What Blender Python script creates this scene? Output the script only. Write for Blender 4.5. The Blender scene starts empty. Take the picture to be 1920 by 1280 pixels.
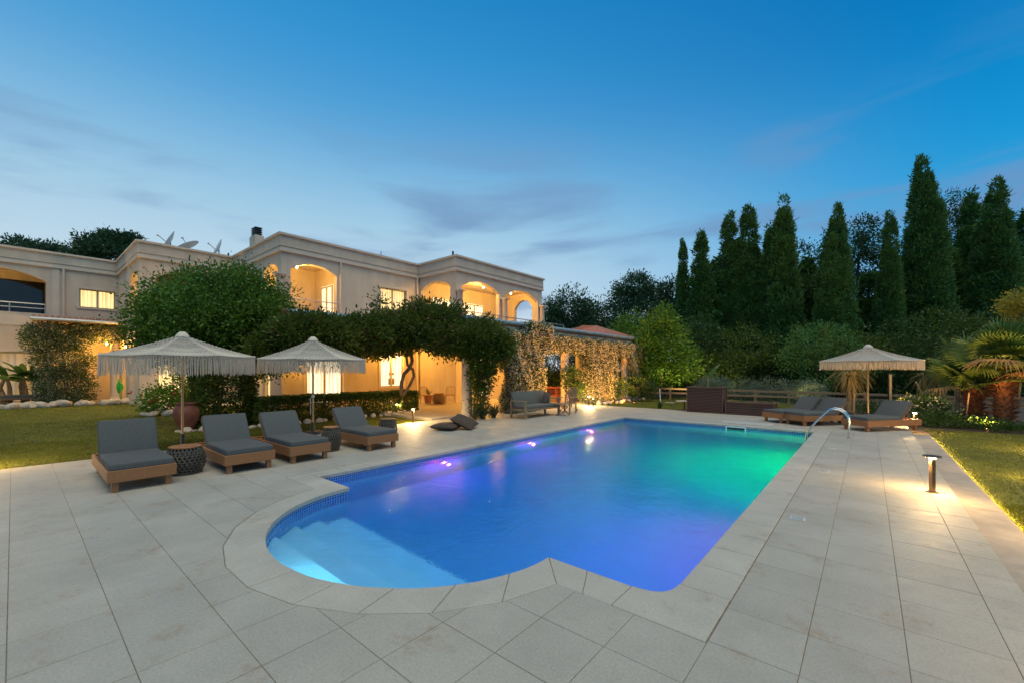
import bpy, bmesh, math, random
import numpy as np
from mathutils import Vector, Matrix
from mathutils.geometry import delaunay_2d_cdt
R = math.radians
random.seed(11)
rng = np.random.default_rng(11)
sc = bpy.context.scene
col = sc.collection

# ------------------------------------------------------------------ camera
cam_d = bpy.data.cameras.new('camera')
cam = bpy.data.objects.new('camera', cam_d)
col.objects.link(cam)
YAW = R(40.2)
EYE = 1.793
cam.location = (0, 0, EYE)
cam.rotation_euler = (R(90), 0, YAW)
cam_d.sensor_width = 36
cam_d.lens = 789.97 / 1920 * 36
cam_d.shift_y = 52.8 / 1920
cam_d.clip_start = 0.05
cam_d.clip_end = 3000
sc.camera = cam

# ------------------------------------------------------------------ exposure
sc.view_settings.view_transform = 'Standard'
sc.view_settings.look = 'None'
sc.view_settings.exposure = 0.07
sc.view_settings.gamma = 1
sc.view_settings.use_curve_mapping = False
sc.cycles.use_denoising = True
sc.cycles.max_bounces = 8
sc.cycles.diffuse_bounces = 3
sc.cycles.glossy_bounces = 3
sc.cycles.transmission_bounces = 6
sc.cycles.transparent_max_bounces = 8
sc.cycles.sample_clamp_indirect = 4
sc.cycles.blur_glossy = 0.15
sc.cycles.use_light_tree = True

def lin(r, g, b):
    def f(c):
        c /= 255
        return c / 12.92 if c <= .04045 else ((c + .055) / 1.055) ** 2.4
    return (f(r), f(g), f(b), 1)

# ------------------------------------------------------------------ dusk sky
world = bpy.data.worlds.new('World')
sc.world = world
world.use_nodes = True
nt = world.node_tree
nt.nodes.clear()
def wn(t, **k):
    n = nt.nodes.new(t)
    for a, b in k.items(): setattr(n, a, b)
    return n
def wl(a, b): nt.links.new(a, b)
tc = wn('ShaderNodeTexCoord')
sep = wn('ShaderNodeSeparateXYZ'); wl(tc.outputs['Generated'], sep.inputs[0])
CLX, CLY, CLZ = 3.0, 1.0, 0.4
def ramp(stops):
    r = wn('ShaderNodeValToRGB'); r.color_ramp.interpolation = 'B_SPLINE'
    el = r.color_ramp.elements
    while len(el) < len(stops): el.new(.5)
    for e, (p, c) in zip(el, stops): e.position = p; e.color = lin(*c)
    return r
west = ramp([(0, (206, 212, 220)), (.10, (200, 216, 228)), (.22, (186, 212, 228)), (.36, (142, 192, 222)),
             (.50, (72, 155, 211)), (.66, (38, 142, 205)), (1, (22, 112, 178))])
east = ramp([(0, (170, 198, 222)), (.12, (116, 186, 224)), (.26, (40, 160, 218)), (.40, (12, 138, 204)),
             (.54, (2, 116, 184)), (.72, (2, 104, 174)), (1, (6, 92, 160))])
wl(sep.outputs['Z'], west.inputs[0]); wl(sep.outputs['Z'], east.inputs[0])
dot = wn('ShaderNodeVectorMath', operation='DOT_PRODUCT')
dot.inputs[1].default_value = Vector((-.95, .31, 0)).normalized()
wl(tc.outputs['Generated'], dot.inputs[0])
mr = wn('ShaderNodeMapRange', interpolation_type='SMOOTHSTEP')
mr.inputs[1].default_value = .12; mr.inputs[2].default_value = 1.0
wl(dot.outputs['Value'], mr.inputs[0])
mix = wn('ShaderNodeMix', data_type='RGBA')
wl(mr.outputs[0], mix.inputs[0]); wl(east.outputs[0], mix.inputs[6]); wl(west.outputs[0], mix.inputs[7])
# clouds: soft flat streaks low in the sky
mp = wn('ShaderNodeMapping'); mp.inputs['Scale'].default_value = (1.5, 1.5, 7.5); mp.inputs['Location'].default_value = (CLX, CLY, CLZ)
wl(tc.outputs['Generated'], mp.inputs[0])
nz = wn('ShaderNodeTexNoise'); nz.inputs['Scale'].default_value = 1.15; nz.inputs['Detail'].default_value = 7; nz.inputs['Roughness'].default_value = .52
nz.inputs['Distortion'].default_value = .35
wl(mp.outputs[0], nz.inputs['Vector'])
cm = wn('ShaderNodeMapRange', interpolation_type='SMOOTHSTEP'); cm.inputs[1].default_value = .465; cm.inputs[2].default_value = .66
wl(nz.outputs[0], cm.inputs[0])
hi = wn('ShaderNodeMapRange', interpolation_type='SMOOTHSTEP'); hi.inputs[1].default_value = .55; hi.inputs[2].default_value = .30
wl(sep.outputs['Z'], hi.inputs[0])
lo = wn('ShaderNodeMapRange', interpolation_type='SMOOTHSTEP'); lo.inputs[1].default_value = .0; lo.inputs[2].default_value = .12
wl(sep.outputs['Z'], lo.inputs[0])
m1 = wn('ShaderNodeMath', operation='MULTIPLY'); wl(cm.outputs[0], m1.inputs[0]); wl(hi.outputs[0], m1.inputs[1])
m2 = wn('ShaderNodeMath', operation='MULTIPLY'); wl(m1.outputs[0], m2.inputs[0]); wl(lo.outputs[0], m2.inputs[1])
m3 = wn('ShaderNodeMath', operation='MULTIPLY'); wl(m2.outputs[0], m3.inputs[0]); m3.inputs[1].default_value = .82
cmix = wn('ShaderNodeMix', data_type='RGBA'); cmix.inputs[7].default_value = lin(112, 146, 188)
wl(m3.outputs[0], cmix.inputs[0]); wl(mix.outputs[2], cmix.inputs[6])
bg = wn('ShaderNodeBackground'); bg.inputs[1].default_value = 1.0
wl(cmix.outputs[2], bg.inputs[0])
wo = wn('ShaderNodeOutputWorld'); wl(bg.outputs[0], wo.inputs[0])

# broad weak afterglow, no hard sun left
sun_d = bpy.data.lights.new('sun', 'SUN'); sun_d.energy = 2.1; sun_d.angle = R(60); sun_d.color = (1, .93, .68)
sun = bpy.data.objects.new('sun', sun_d); col.objects.link(sun)
sun.rotation_euler = (R(18), 0, R(72))
sun.location = (0, 0, 40)

# ------------------------------------------------------------------ placing: a point on the photo's ray at a distance along the view
CY, SY = math.cos(YAW), math.sin(YAW)
def spot(u, v, Z):
    X = (u - 960) / 789.97 * Z
    return Vector((CY * X - SY * Z, SY * X + CY * Z, EYE + Z * (692.77 - v) / 789.97))
def ground_at(u, v, z=0):
    return spot(u, v, 789.97 * (z - EYE) / (692.77 - v))
def project(x, y, z=0):
    X = CY * x + SY * y; Z = -SY * x + CY * y
    return 960 + 789.97 * X / Z, 692.77 + 789.97 * (EYE - z) / Z, Z

# ------------------------------------------------------------------ materials
MATS = {}
def newmat(name):
    m = bpy.data.materials.new(name); m.use_nodes = True
    m.node_tree.nodes.clear()
    return m, m.node_tree
def pos_noise(t, scale, detail=4, rough=.55, stretch=None, out=0):
    g = t.nodes.new('ShaderNodeNewGeometry')
    n = t.nodes.new('ShaderNodeTexNoise'); n.inputs['Scale'].default_value = scale
    n.inputs['Detail'].default_value = detail; n.inputs['Roughness'].default_value = rough
    if stretch:
        mpn = t.nodes.new('ShaderNodeMapping'); mpn.inputs['Scale'].default_value = stretch
        t.links.new(g.outputs['Position'], mpn.inputs[0]); t.links.new(mpn.outputs[0], n.inputs['Vector'])
    else:
        t.links.new(g.outputs['Position'], n.inputs['Vector'])
    return n.outputs[out]
def mapr(t, src, a, b, c=0, d=1):
    n = t.nodes.new('ShaderNodeMapRange'); n.inputs[1].default_value = a; n.inputs[2].default_value = b
    n.inputs[3].default_value = c; n.inputs[4].default_value = d
    t.links.new(src, n.inputs[0]); return n.outputs[0]
def mixc(t, fac, a, b, mode='MIX'):
    n = t.nodes.new('ShaderNodeMix'); n.data_type = 'RGBA'; n.blend_type = mode
    for i, x in ((0, fac), (6, a), (7, b)):
        if isinstance(x, (int, float)): n.inputs[i].default_value = x
        elif isinstance(x, tuple): n.inputs[i].default_value = x if len(x) == 4 else (*x, 1)
        else: t.links.new(x, n.inputs[i])
    return n.outputs[2]
def mathn(t, op, a, b=None):
    n = t.nodes.new('ShaderNodeMath'); n.operation = op
    for i, x in enumerate((a, b)):
        if x is None: continue
        if isinstance(x, (int, float)): n.inputs[i].default_value = x
        else: t.links.new(x, n.inputs[i])
    return n.outputs[0]
def mat(name, c, rough=.6, var=.2, scale=6, bump=0, bscale=60, metal=0, spec=.4, stretch=None, c2=None, emit=None):
    if name in MATS: return MATS[name]
    m, t = newmat(name)
    b = t.nodes.new('ShaderNodeBsdfPrincipled'); o = t.nodes.new('ShaderNodeOutputMaterial')
    t.links.new(b.outputs[0], o.inputs[0])
    n = pos_noise(t, scale, stretch=stretch)
    dark = tuple(x * (1 - var) for x in c); light = tuple(min(1, x * (1 + var)) for x in (c2 or c))
    t.links.new(mixc(t, mapr(t, n, .3, .7), dark, light), b.inputs['Base Color'])
    t.links.new(mapr(t, n, .3, .7, max(.02, rough - .06), min(1, rough + .08)), b.inputs['Roughness'])
    b.inputs['Metallic'].default_value = metal
    b.inputs['Specular IOR Level'].default_value = spec
    if emit: b.inputs['Emission Color'].default_value = (*emit[0], 1); b.inputs['Emission Strength'].default_value = emit[1]
    if bump:
        bp = t.nodes.new('ShaderNodeBump'); bp.inputs['Strength'].default_value = bump; bp.inputs['Distance'].default_value = .01
        t.links.new(pos_noise(t, bscale, 5, stretch=stretch), bp.inputs['Height']); t.links.new(bp.outputs[0], b.inputs['Normal'])
    MATS[name] = m
    return m
def leafmat(name, dark, light, tint=None, trans=.35, rough=.45):
    if name in MATS: return MATS[name]
    m, t = newmat(name)
    g = t.nodes.new('ShaderNodeNewGeometry')
    c = mixc(t, g.outputs['Random Per Island'], dark, light)
    big = pos_noise(t, .9, 3)
    c = mixc(t, mapr(t, big, .35, .7, 0, .7), c, tint or light)
    b = t.nodes.new('ShaderNodeBsdfPrincipled'); t.links.new(c, b.inputs['Base Color'])
    b.inputs['Roughness'].default_value = rough; b.inputs['Specular IOR Level'].default_value = .3
    tr = t.nodes.new('ShaderNodeBsdfTranslucent'); t.links.new(c, tr.inputs[0])
    ms = t.nodes.new('ShaderNodeMixShader'); ms.inputs[0].default_value = trans
    t.links.new(b.outputs[0], ms.inputs[1]); t.links.new(tr.outputs[0], ms.inputs[2])
    o = t.nodes.new('ShaderNodeOutputMaterial'); t.links.new(ms.outputs[0], o.inputs[0])
    MATS[name] = m
    return m
def emitmat(name, c, s):
    if name in MATS: return MATS[name]
    m, t = newmat(name)
    e = t.nodes.new('ShaderNodeEmission'); e.inputs[0].default_value = (*c, 1); e.inputs[1].default_value = s
    o = t.nodes.new('ShaderNodeOutputMaterial'); t.links.new(e.outputs[0], o.inputs[0])
    MATS[name] = m
    return m
def glowmat(name, c, s, folds=38):  # cloth glows itself: room light and fold shading put into the emission
    if name in MATS: return MATS[name]
    m, t = newmat(name)
    g = t.nodes.new('ShaderNodeNewGeometry')
    sp = t.nodes.new('ShaderNodeSeparateXYZ'); t.links.new(g.outputs['Position'], sp.inputs[0])
    xy = mathn(t, 'ADD', sp.outputs[0], sp.outputs[1])
    nz2 = pos_noise(t, 1.7, 3, stretch=(1, 1, .15))
    ph = mathn(t, 'ADD', mathn(t, 'MULTIPLY', xy, folds), mathn(t, 'MULTIPLY', nz2, 9))
    w = mapr(t, mathn(t, 'SINE', ph), -1, 1, .5, 1.08)
    big = mapr(t, pos_noise(t, 1.1, 2), .3, .7, .75, 1.1)
    e = t.nodes.new('ShaderNodeEmission'); e.inputs[0].default_value = (*c, 1)
    t.links.new(mathn(t, 'MULTIPLY', mathn(t, 'MULTIPLY', w, big), s), e.inputs[1])
    d = t.nodes.new('ShaderNodeBsdfDiffuse'); d.inputs[0].default_value = (.7, .64, .5, 1)
    a = t.nodes.new('ShaderNodeAddShader'); t.links.new(e.outputs[0], a.inputs[0]); t.links.new(d.outputs[0], a.inputs[1])
    o = t.nodes.new('ShaderNodeOutputMaterial'); t.links.new(a.outputs[0], o.inputs[0])
    MATS[name] = m
    return m

# ------------------------------------------------------------------ object helpers
def tag(o, label=None, cat=None, group=None, kind=None):
    if label: o['label'] = label
    if cat: o['category'] = cat
    if group: o['group'] = group
    if kind: o['kind'] = kind
    return o
def thing(name, loc, label, cat, group=None, rz=0):
    o = bpy.data.objects.new(name, None); col.objects.link(o)
    o.location = loc; o.rotation_euler = (0, 0, rz); o.empty_display_size = .2
    return tag(o, label, cat, group)
def link(name, me, parent=None, loc=None, rot=None):
    o = bpy.data.objects.new(name, me); col.objects.link(o)
    if parent is not None: o.parent = parent
    if loc is not None: o.location = loc
    if rot is not None: o.rotation_euler = rot
    return o
KIDS = {}
def copy_tree(o, parent=None):
    c = o.copy(); col.objects.link(c)
    if parent is not None: c.parent = parent
    for ch in [x for x in col.objects if x.parent == o]: copy_tree(ch, c)
    return c
class MB:
    def __init__(s): s.v = []; s.f = []
    def add(s, vs, fs, M=None):
        n = len(s.v)
        s.v += [tuple(M @ Vector(p)) for p in vs] if M is not None else [tuple(p) for p in vs]
        s.f += [tuple(i + n for i in f) for f in fs]
        return s
    def box(s, x0, x1, y0, y1, z0, z1, M=None):
        vs = [(x, y, z) for z in (z0, z1) for y in (y0, y1) for x in (x0, x1)]
        return s.add(vs, [(0, 2, 3, 1), (4, 5, 7, 6), (0, 1, 5, 4), (2, 6, 7, 3), (0, 4, 6, 2), (1, 3, 7, 5)], M)
    def rbox(s, x0, x1, y0, y1, z0, z1, r=.01, seg=2, M=None):
        bm = bmesh.new(); bmesh.ops.create_cube(bm, size=1)
        for v in bm.verts:
            v.co = Vector(((x0 + x1) / 2 + v.co.x * (x1 - x0), (y0 + y1) / 2 + v.co.y * (y1 - y0), (z0 + z1) / 2 + v.co.z * (z1 - z0)))
        bmesh.ops.bevel(bm, geom=bm.edges[:], offset=r, segments=seg, affect='EDGES', profile=.5)
        bm.verts.index_update()
        s.add([v.co.copy() for v in bm.verts], [[v.index for v in f.verts] for f in bm.faces], M); bm.free()
        return s
    def tube(s, pts, r, n=6, cap=True):
        pts = [Vector(p) for p in pts]; k = len(pts)
        rs = r if isinstance(r, (list, tuple)) else [r] * k
        base = len(s.v); up = Vector((0, 0, 1))
        prev = None
        for i, p in enumerate(pts):
            d = (pts[min(i + 1, k - 1)] - pts[max(i - 1, 0)])
            if d.length < 1e-9: d = Vector((0, 0, 1))
            d.normalize()
            a = prev - d * prev.dot(d) if prev is not None else None
            if a is None or a.length < 1e-4: a = d.cross(up if abs(d.z) < .9 else Vector((1, 0, 0)))
            a.normalize(); b = d.cross(a); prev = a
            for j in range(n):
                an = 2 * math.pi * j / n
                s.v.append(tuple(p + (a * math.cos(an) + b * math.sin(an)) * rs[i]))
        for i in range(k - 1):
            for j in range(n):
                q = base + i * n; j2 = (j + 1) % n
                s.f.append((q + j, q + j2, q + n + j2, q + n + j))
        if cap:
            s.f.append(tuple(base + j for j in reversed(range(n)))); s.f.append(tuple(base + (k - 1) * n + j for j in range(n)))
        return s
    def lathe(s, prof, n=20, M=None):
        vs, fs = [], []
        for r, z in prof:
            for j in range(n):
                a = 2 * math.pi * j / n; vs.append((r * math.cos(a), r * math.sin(a), z))
        for i in range(len(prof) - 1):
            for j in range(n):
                j2 = (j + 1) % n; fs.append((i * n + j, i * n + j2, i * n + n + j2, i * n + n + j))
        if prof[0][0] > .001: fs.append(tuple(reversed(range(n))))
        if prof[-1][0] > .001: fs.append(tuple((len(prof) - 1) * n + j for j in range(n)))
        return s.add(vs, fs, M)
    def prism(s, poly, z0, z1, bev=0):
        n = len(poly); cx = sum(p[0] for p in poly) / n; cy = sum(p[1] for p in poly) / n
        def ins(p):
            d = math.hypot(cx - p[0], cy - p[1]) or 1
            return (p[0] + (cx - p[0]) / d * bev * 1.4, p[1] + (cy - p[1]) / d * bev * 1.4)
        rings = [[(p[0], p[1], z0) for p in poly]]
        if bev:
            rings.append([(p[0], p[1], z1 - bev) for p in poly]); rings.append([(*ins(p), z1) for p in poly])
        else: rings.append([(p[0], p[1], z1) for p in poly])
        vs = [q for r in rings for q in r]; fs = []
        for i in range(len(rings) - 1):
            for j in range(n):
                j2 = (j + 1) % n; fs.append((i * n + j, i * n + j2, i * n + n + j2, i * n + n + j))
        fs.append(tuple((len(rings) - 1) * n + j for j in range(n)))
        return s.add(vs, fs)
    def mesh(s, name, m, smooth=False):
        me = bpy.data.meshes.new(name); me.from_pydata(s.v, [], s.f)
        ms = m if isinstance(m, (list, tuple)) else [m]
        for x in ms: me.materials.append(x)
        if smooth:
            me.polygons.foreach_set('use_smooth', [True] * len(me.polygons))
            try: me.set_sharp_from_angle(angle=R(40))
            except Exception: pass
        me.update(); return me
    def build(s, name, m, parent=None, smooth=False, loc=None, rot=None):
        return link(name, s.mesh(name, m, smooth), parent, loc, rot)
def np_quads(name, V, m, parent=None, nper=4):
    n = len(V); me = bpy.data.meshes.new(name)
    me.vertices.add(n); me.vertices.foreach_set('co', np.ascontiguousarray(V, dtype=np.float32).ravel())
    k = n // nper
    me.loops.add(n); me.loops.foreach_set('vertex_index', np.arange(n, dtype=np.int32))
    me.polygons.add(k); me.polygons.foreach_set('loop_start', np.arange(0, n, nper, dtype=np.int32))
    me.materials.append(m); me.update(calc_edges=True)
    return link(name, me, parent)
def unit(a): return a / np.maximum(np.linalg.norm(a, axis=-1, keepdims=True), 1e-9)
def leaves(name, C, A, L, W, m, parent=None, cup=.0):
    """rhombic leaves: base point C, long axis A, length L, width W"""
    n = len(C); A = unit(A); L = np.broadcast_to(L, (n,))[:, None]; W = np.broadcast_to(W, (n,))[:, None]
    S = unit(np.cross(A, rng.normal(size=(n, 3)))); N = np.cross(A, S)
    mid = C + A * L * .5 + N * L * cup
    V = np.stack([C, mid + S * W * .5, C + A * L, mid - S * W * .5], 1).reshape(-1, 3)
    return np_quads(name, V, m, parent)
def lump(d, seed=0, k=3.0):
    ph = np.random.default_rng(seed).uniform(0, 6.28, 9)
    x, y, z = d[:, 0] * k, d[:, 1] * k, d[:, 2] * k
    return (np.sin(x + ph[0]) * np.cos(y * 1.3 + ph[1]) + np.sin(z * 1.2 + ph[2]) * np.cos(x * 1.7 + ph[3]) + np.sin(y * 2.1 + z + ph[4]) * .7) / 2.7
def blob(c, r, n, seed=0, shell=.45, lumpy=.22):
    d = unit(rng.normal(size=(n, 3))); q = 1 - shell * rng.random(n) ** 1.6
    q = q * (1 + lumpy * lump(d, seed, 3.2))
    return np.array(c) + d * np.array(r) * q[:, None], d
def clumps(blobs, nleaf, cr, seed=0):
    """blobs: (centre, radii, n clumps) -> leaf points and growth axes gathered in clumps"""
    P, A = [], []
    for i, (c, r, n) in enumerate(blobs):
        cc, d = blob(c, r, n, seed + i)
        sz = cr * rng.uniform(.6, 1.3, n)
        off = rng.normal(size=(n, nleaf, 3)) * .55
        pts = cc[:, None] + off * sz[:, None, None]
        ax = unit(off) + d[:, None] * .8 + rng.normal(size=(n, nleaf, 3)) * .35 + np.array((0, 0, .15))
        P.append(pts.reshape(-1, 3)); A.append(ax.reshape(-1, 3))
    return np.concatenate(P), np.concatenate(A)
def cdt(outer, holes):
    pts = [Vector(p) for p in outer]; faces = [list(range(len(outer)))]
    hs = []
    for h in holes:
        b = len(pts); pts += [Vector(p) for p in h]; faces.append(list(range(b, b + len(h))))
    def inside(p, poly):
        r = False; j = len(poly) - 1
        for i in range(len(poly)):
            a, b2 = poly[i], poly[j]
            if (a[1] > p[1]) != (b2[1] > p[1]) and p[0] < (b2[0] - a[0]) * (p[1] - a[1]) / (b2[1] - a[1]) + a[0]: r = not r
            j = i
        return r
    v, e, f, *_ = delaunay_2d_cdt(pts, [], faces, 0, 1e-6)
    out = []
    for t in f:
        c = (sum(v[i][0] for i in t) / len(t), sum(v[i][1] for i in t) / len(t))
        if inside(c, outer) and not any(inside(c, h) for h in holes): out.append(tuple(t))
    return [(p[0], p[1]) for p in v], out
def sheet_prism(mb, outer, holes, to3d, depth):
    """flat plate with holes; to3d(a, b, d) with d the depth below the face"""
    v, f = cdt(outer, holes)
    n = len(v); vs = [to3d(a, b, 0) for a, b in v] + [to3d(a, b, depth) for a, b in v]
    fs = []; cnt = {}
    for t in f:
        fs.append(t); fs.append(tuple(i + n for i in reversed(t)))
        for i in range(len(t)):
            a, b = t[i], t[(i + 1) % len(t)]
            cnt[(a, b)] = 1
    for (a, b) in cnt:
        if (b, a) not in cnt: fs.append((b, a, a + n, b + n))
    mb.add(vs, fs)
def lamp(name, loc, power, c=(1, .6, .24), r=.05, parent=None, kind='POINT', rot=None, spot_size=None, blend=.6):
    d = bpy.data.lights.new(name, kind); d.energy = power; d.color = c
    if kind in ('POINT', 'SPOT'): d.shadow_soft_size = r
    if kind == 'SPOT': d.spot_size = spot_size; d.spot_blend = blend
    if kind == 'AREA': d.shape = 'DISK'; d.size = r * 2
    o = bpy.data.objects.new(name, d); col.objects.link(o); o.location = loc
    if rot is not None: o.rotation_euler = rot
    if parent is not None: o.parent = parent
    return o
WARM = (1, .55, .10)
# ================================================================== SETTING
PX0, PX1, PY0, PY1 = -7.08, -1.19, 3.3, 15.0
AX, AA, AB = -4.195, 1.875, 1.71          # roman end: centre x, half width, depth
def outline(off, n=24):
    pts = [(PX0 - off, PY1 + off), (PX0 - off, PY0 - off)]
    a, b = AA + off, AB + off
    t0 = math.asin(min(1, off / b))
    for i in range(n + 1):
        t = math.pi + t0 + (math.pi - 2 * t0) * i / n
        pts.append((AX + a * math.cos(t), PY0 + b * math.sin(t)))
    if off < .15:
        r = .22 - off * .5
        for i in range(6):
            t = -math.pi / 2 + math.pi / 2 * i / 5
            pts.append((PX1 + off - r + r * math.cos(t), PY0 - off + r + r * math.sin(t)))
    else: pts.append((PX1 + off, PY0 - off))
    pts.append((PX1 + off, PY1 + off))
    return pts

# --- paving material: pale sandstone, one tone per slab, rusty stains
def paving_mat(name='paving', gain=1.0):
    m, t = newmat(name)
    g = t.nodes.new('ShaderNodeNewGeometry')
    sb = t.nodes.new('ShaderNodeVectorMath'); sb.operation = 'SUBTRACT'; sb.inputs[1].default_value = (-.31, .472, 0)
    t.links.new(g.outputs['Position'], sb.inputs[0])
    sc2 = t.nodes.new('ShaderNodeVectorMath'); sc2.operation = 'SCALE'; sc2.inputs['Scale'].default_value = 2.0
    t.links.new(sb.outputs[0], sc2.inputs[0])
    fl = t.nodes.new('ShaderNodeVectorMath'); fl.operation = 'FLOOR'; t.links.new(sc2.outputs[0], fl.inputs[0])
    sx = t.nodes.new('ShaderNodeSeparateXYZ'); t.links.new(fl.outputs[0], sx.inputs[0])
    cx = t.nodes.new('ShaderNodeCombineXYZ'); t.links.new(sx.outputs[0], cx.inputs[0]); t.links.new(sx.outputs[1], cx.inputs[1])
    wnz = t.nodes.new('ShaderNodeTexWhiteNoise'); wnz.noise_dimensions = '2D'; t.links.new(cx.outputs[0], wnz.inputs['Vector'])
    tone = mapr(t, wnz.outputs['Value'], 0, 1, .955, 1.04)
    big = mapr(t, pos_noise(t, 1.3, 5, .6), .3, .72, .86, 1.06)
    fine = mapr(t, pos_noise(t, 55, 4, .75), .25, .75, .78, 1.16)
    k = mathn(t, 'MULTIPLY', mathn(t, 'MULTIPLY', tone, big), fine)
    base = mixc(t, 1.0, (.40 * gain, .365 * gain, .295 * gain), k, 'MULTIPLY')
    st = mathn(t, 'MULTIPLY', mapr(t, pos_noise(t, 1.9, 6, .68), .55, .70), mapr(t, pos_noise(t, 14, 4, .7), .36, .6))
    base = mixc(t, mathn(t, 'MULTIPLY', st, .75), base, (.27, .18, .10))
    st2 = mapr(t, pos_noise(t, 34, 3, .6), .62, .75, 0, .35)
    base = mixc(t, st2, base, (.3, .26, .21))
    b = t.nodes.new('ShaderNodeBsdfPrincipled'); t.links.new(base, b.inputs['Base Color'])
    t.links.new(mapr(t, pos_noise(t, 7, 4), .3, .7, .5, .72), b.inputs['Roughness']); b.inputs['Specular IOR Level'].default_value = .35
    bp = t.nodes.new('ShaderNodeBump'); bp.inputs['Strength'].default_value = .35; bp.inputs['Distance'].default_value = .004
    t.links.new(pos_noise(t, 90, 5, .75), bp.inputs['Height']); t.links.new(bp.outputs[0], b.inputs['Normal'])
    o = t.nodes.new('ShaderNodeOutputMaterial'); t.links.new(b.outputs[0], o.inputs[0])
    return m
PAVE = paving_mat()
COPE = paving_mat('coping', 1.14)
GROUT = mat('grout', (.20, .155, .10), .9, .35, 20, .3, 80)
SOIL = mat('soil', (.07, .052, .032), .95, .4, 3, .6, 30)
TURF = mat('turf', (.08, .092, .006), .9, .35, 1.6, .6, 60, c2=(.11, .115, .008))

# --- ground: one sheet to the horizon with the deck's rectangle left open
mb = MB(); Rg = 900; gx0, gx1, gy0, gy1 = -11.9, .96, -3.0, 19.1
for a in ((-Rg, gx0, -Rg, Rg), (gx1, Rg, -Rg, Rg), (gx0, gx1, -Rg, gy0), (gx0, gx1, gy1, Rg)):
    n = len(mb.v); mb.v += [(a[0], a[2], -.13), (a[1], a[2], -.13), (a[1], a[3], -.13), (a[0], a[3], -.13)]; mb.f.append((n, n + 1, n + 2, n + 3))
tag(mb.build('ground', SOIL), kind='structure')
def lawn(name, polys, z):
    mb = MB()
    for p in polys:
        n = len(mb.v); mb.v += [(x, y, z) for x, y in p]; mb.f.append(tuple(range(n, n + len(p))))
    return tag(mb.build(name, TURF), kind='structure')
LAWN_L = [[(-60, -30), (-11.95, -30), (-11.95, 9.62), (-31.2, 9.62), (-60, 9.62)]]
LAWN_F = [[(-11.3, 19.2), (-2.0, 19.2), (-2.0, 26.2), (-11.3, 31)]]
LAWN_R = [[(1.36, -8), (14, -8), (14, 18.9), (2.2, 18.9), (1.36, 17.2)]]
lawn('lawn_west', LAWN_L, -.035); lawn('lawn_north', LAWN_F, -.035); lawn('lawn_east', LAWN_R, -.085)
GRASS = leafmat('grass_blades', (.065, .085, .004), (.155, .165, .009), (.165, .15, .010), .3, .5)
def blades(name, pts, z, h, w):
    n = len(pts); C = np.c_[pts, np.full(n, z)]
    A = rng.normal(size=(n, 3)) * .55; A[:, 2] = 1; A = unit(A) * (h * rng.uniform(.6, 1.2, n))[:, None]
    S = unit(np.cross(A, rng.normal(size=(n, 3)))) * w
    V = np.stack([C - S, C + S, C + A], 1).reshape(-1, 3)
    o = np_quads(name, V, GRASS, None, 3); return tag(o, kind='stuff')
def scatter(x0, x1, y0, y1, n, f=lambda x, y: np.ones(len(x), bool)):
    x = rng.uniform(x0, x1, n); y = rng.uniform(y0, y1, n); k = f(x, y); return np.c_[x[k], y[k]]
blades('grass', np.concatenate([scatter(-16, -11.95, -2, 9.6, 60000), scatter(-22, -16, -2, 9.6, 45000), scatter(-31, -22, -2, 9.6, 36000),
                                scatter(-11.3, -2.2, 19.25, 26, 30000)]), -.04, .045, .006)
blades('grass', np.concatenate([scatter(1.38, 3.6, 3.5, 9, 60000), scatter(1.38, 6, 9, 18.8, 52000)]), -.09, .04, .005)

# --- deck: grout bed with the pool cut out; slabs and coping stones are its pieces
mb = MB()
sheet_prism(mb, [(gx0 - .06, gy0), (gx1, gy0), (gx1, gy1 + .1), (gx0 - .06, gy1 + .1)], [outline(.04)], lambda a, b, d: (a, b, -.0035 - d), .16)
deck = mb.build('deck', GROUT); tag(deck, kind='structure')
hole = [(PX0 - .364, PY1 + .364), (PX0 - .364, PY0 - .364)]
ta = math.asin(.36 / (AB + .36))
for i in range(12):
    s_ = math.pi + ta + (math.pi - 2 * ta) * i / 11; hole.append((AX + (AA + .364) * math.cos(s_), PY0 + (AB + .364) * math.sin(s_)))
hole += [(-.812, PY0 - .364), (-.812, PY1 + .364)]
def in_poly(p, poly):
    r = False; j = len(poly) - 1
    for i in range(len(poly)):
        a, b = poly[i], poly[j]
        if (a[1] > p[1]) != (b[1] > p[1]) and p[0] < (b[0] - a[0]) * (p[1] - a[1]) / (b[1] - a[1]) + a[0]: r = not r
        j = i
    return r
cells = []
ix0 = math.floor((-12.0 + .81) / .5); ix1 = math.ceil((.96 + .81) / .5)
iy0 = math.floor((-3 - .972) / .5); iy1 = math.ceil((19.2 - .972) / .5)
for i in range(ix0, ix1):
    for j in range(iy0, iy1):
        x0, y0 = -.81 + .5 * i, .972 + .5 * j
        x1, y1 = min(x0 + .5, gx1), min(y0 + .5, gy1 + .08)
        x0 = max(x0, gx0 - .05); y0 = max(y0, gy0)
        if x1 - x0 < .03 or y1 - y0 < .03: continue
        cs = [(x0, y0), (x1, y0), (x1, y1), (x0, y1)]
        ins = [in_poly(c, hole) for c in cs]
        near = any(x0 - .01 < h[0] < x1 + .01 and y0 - .01 < h[1] < y1 + .01 for h in hole)
        if all(ins) and not near: continue
        u, v, Z = project((x0 + x1) / 2, (y0 + y1) / 2)
        vis = Z > 1 and -60 < u < 1980 and v < 1340
        cells.append((1 / Z ** 3 if vis else -1 / (1 + abs(Z)), cs, any(ins) or near))
cells.sort(key=lambda c: -c[0])
g_ = .0022
full = MB().prism([(-.25 + g_, -.25 + g_), (.25 - g_, -.25 + g_), (.25 - g_, .25 - g_), (-.25 + g_, .25 - g_)], -.04, 0, .002).mesh('paving_slab', PAVE)
rest = MB()
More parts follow.
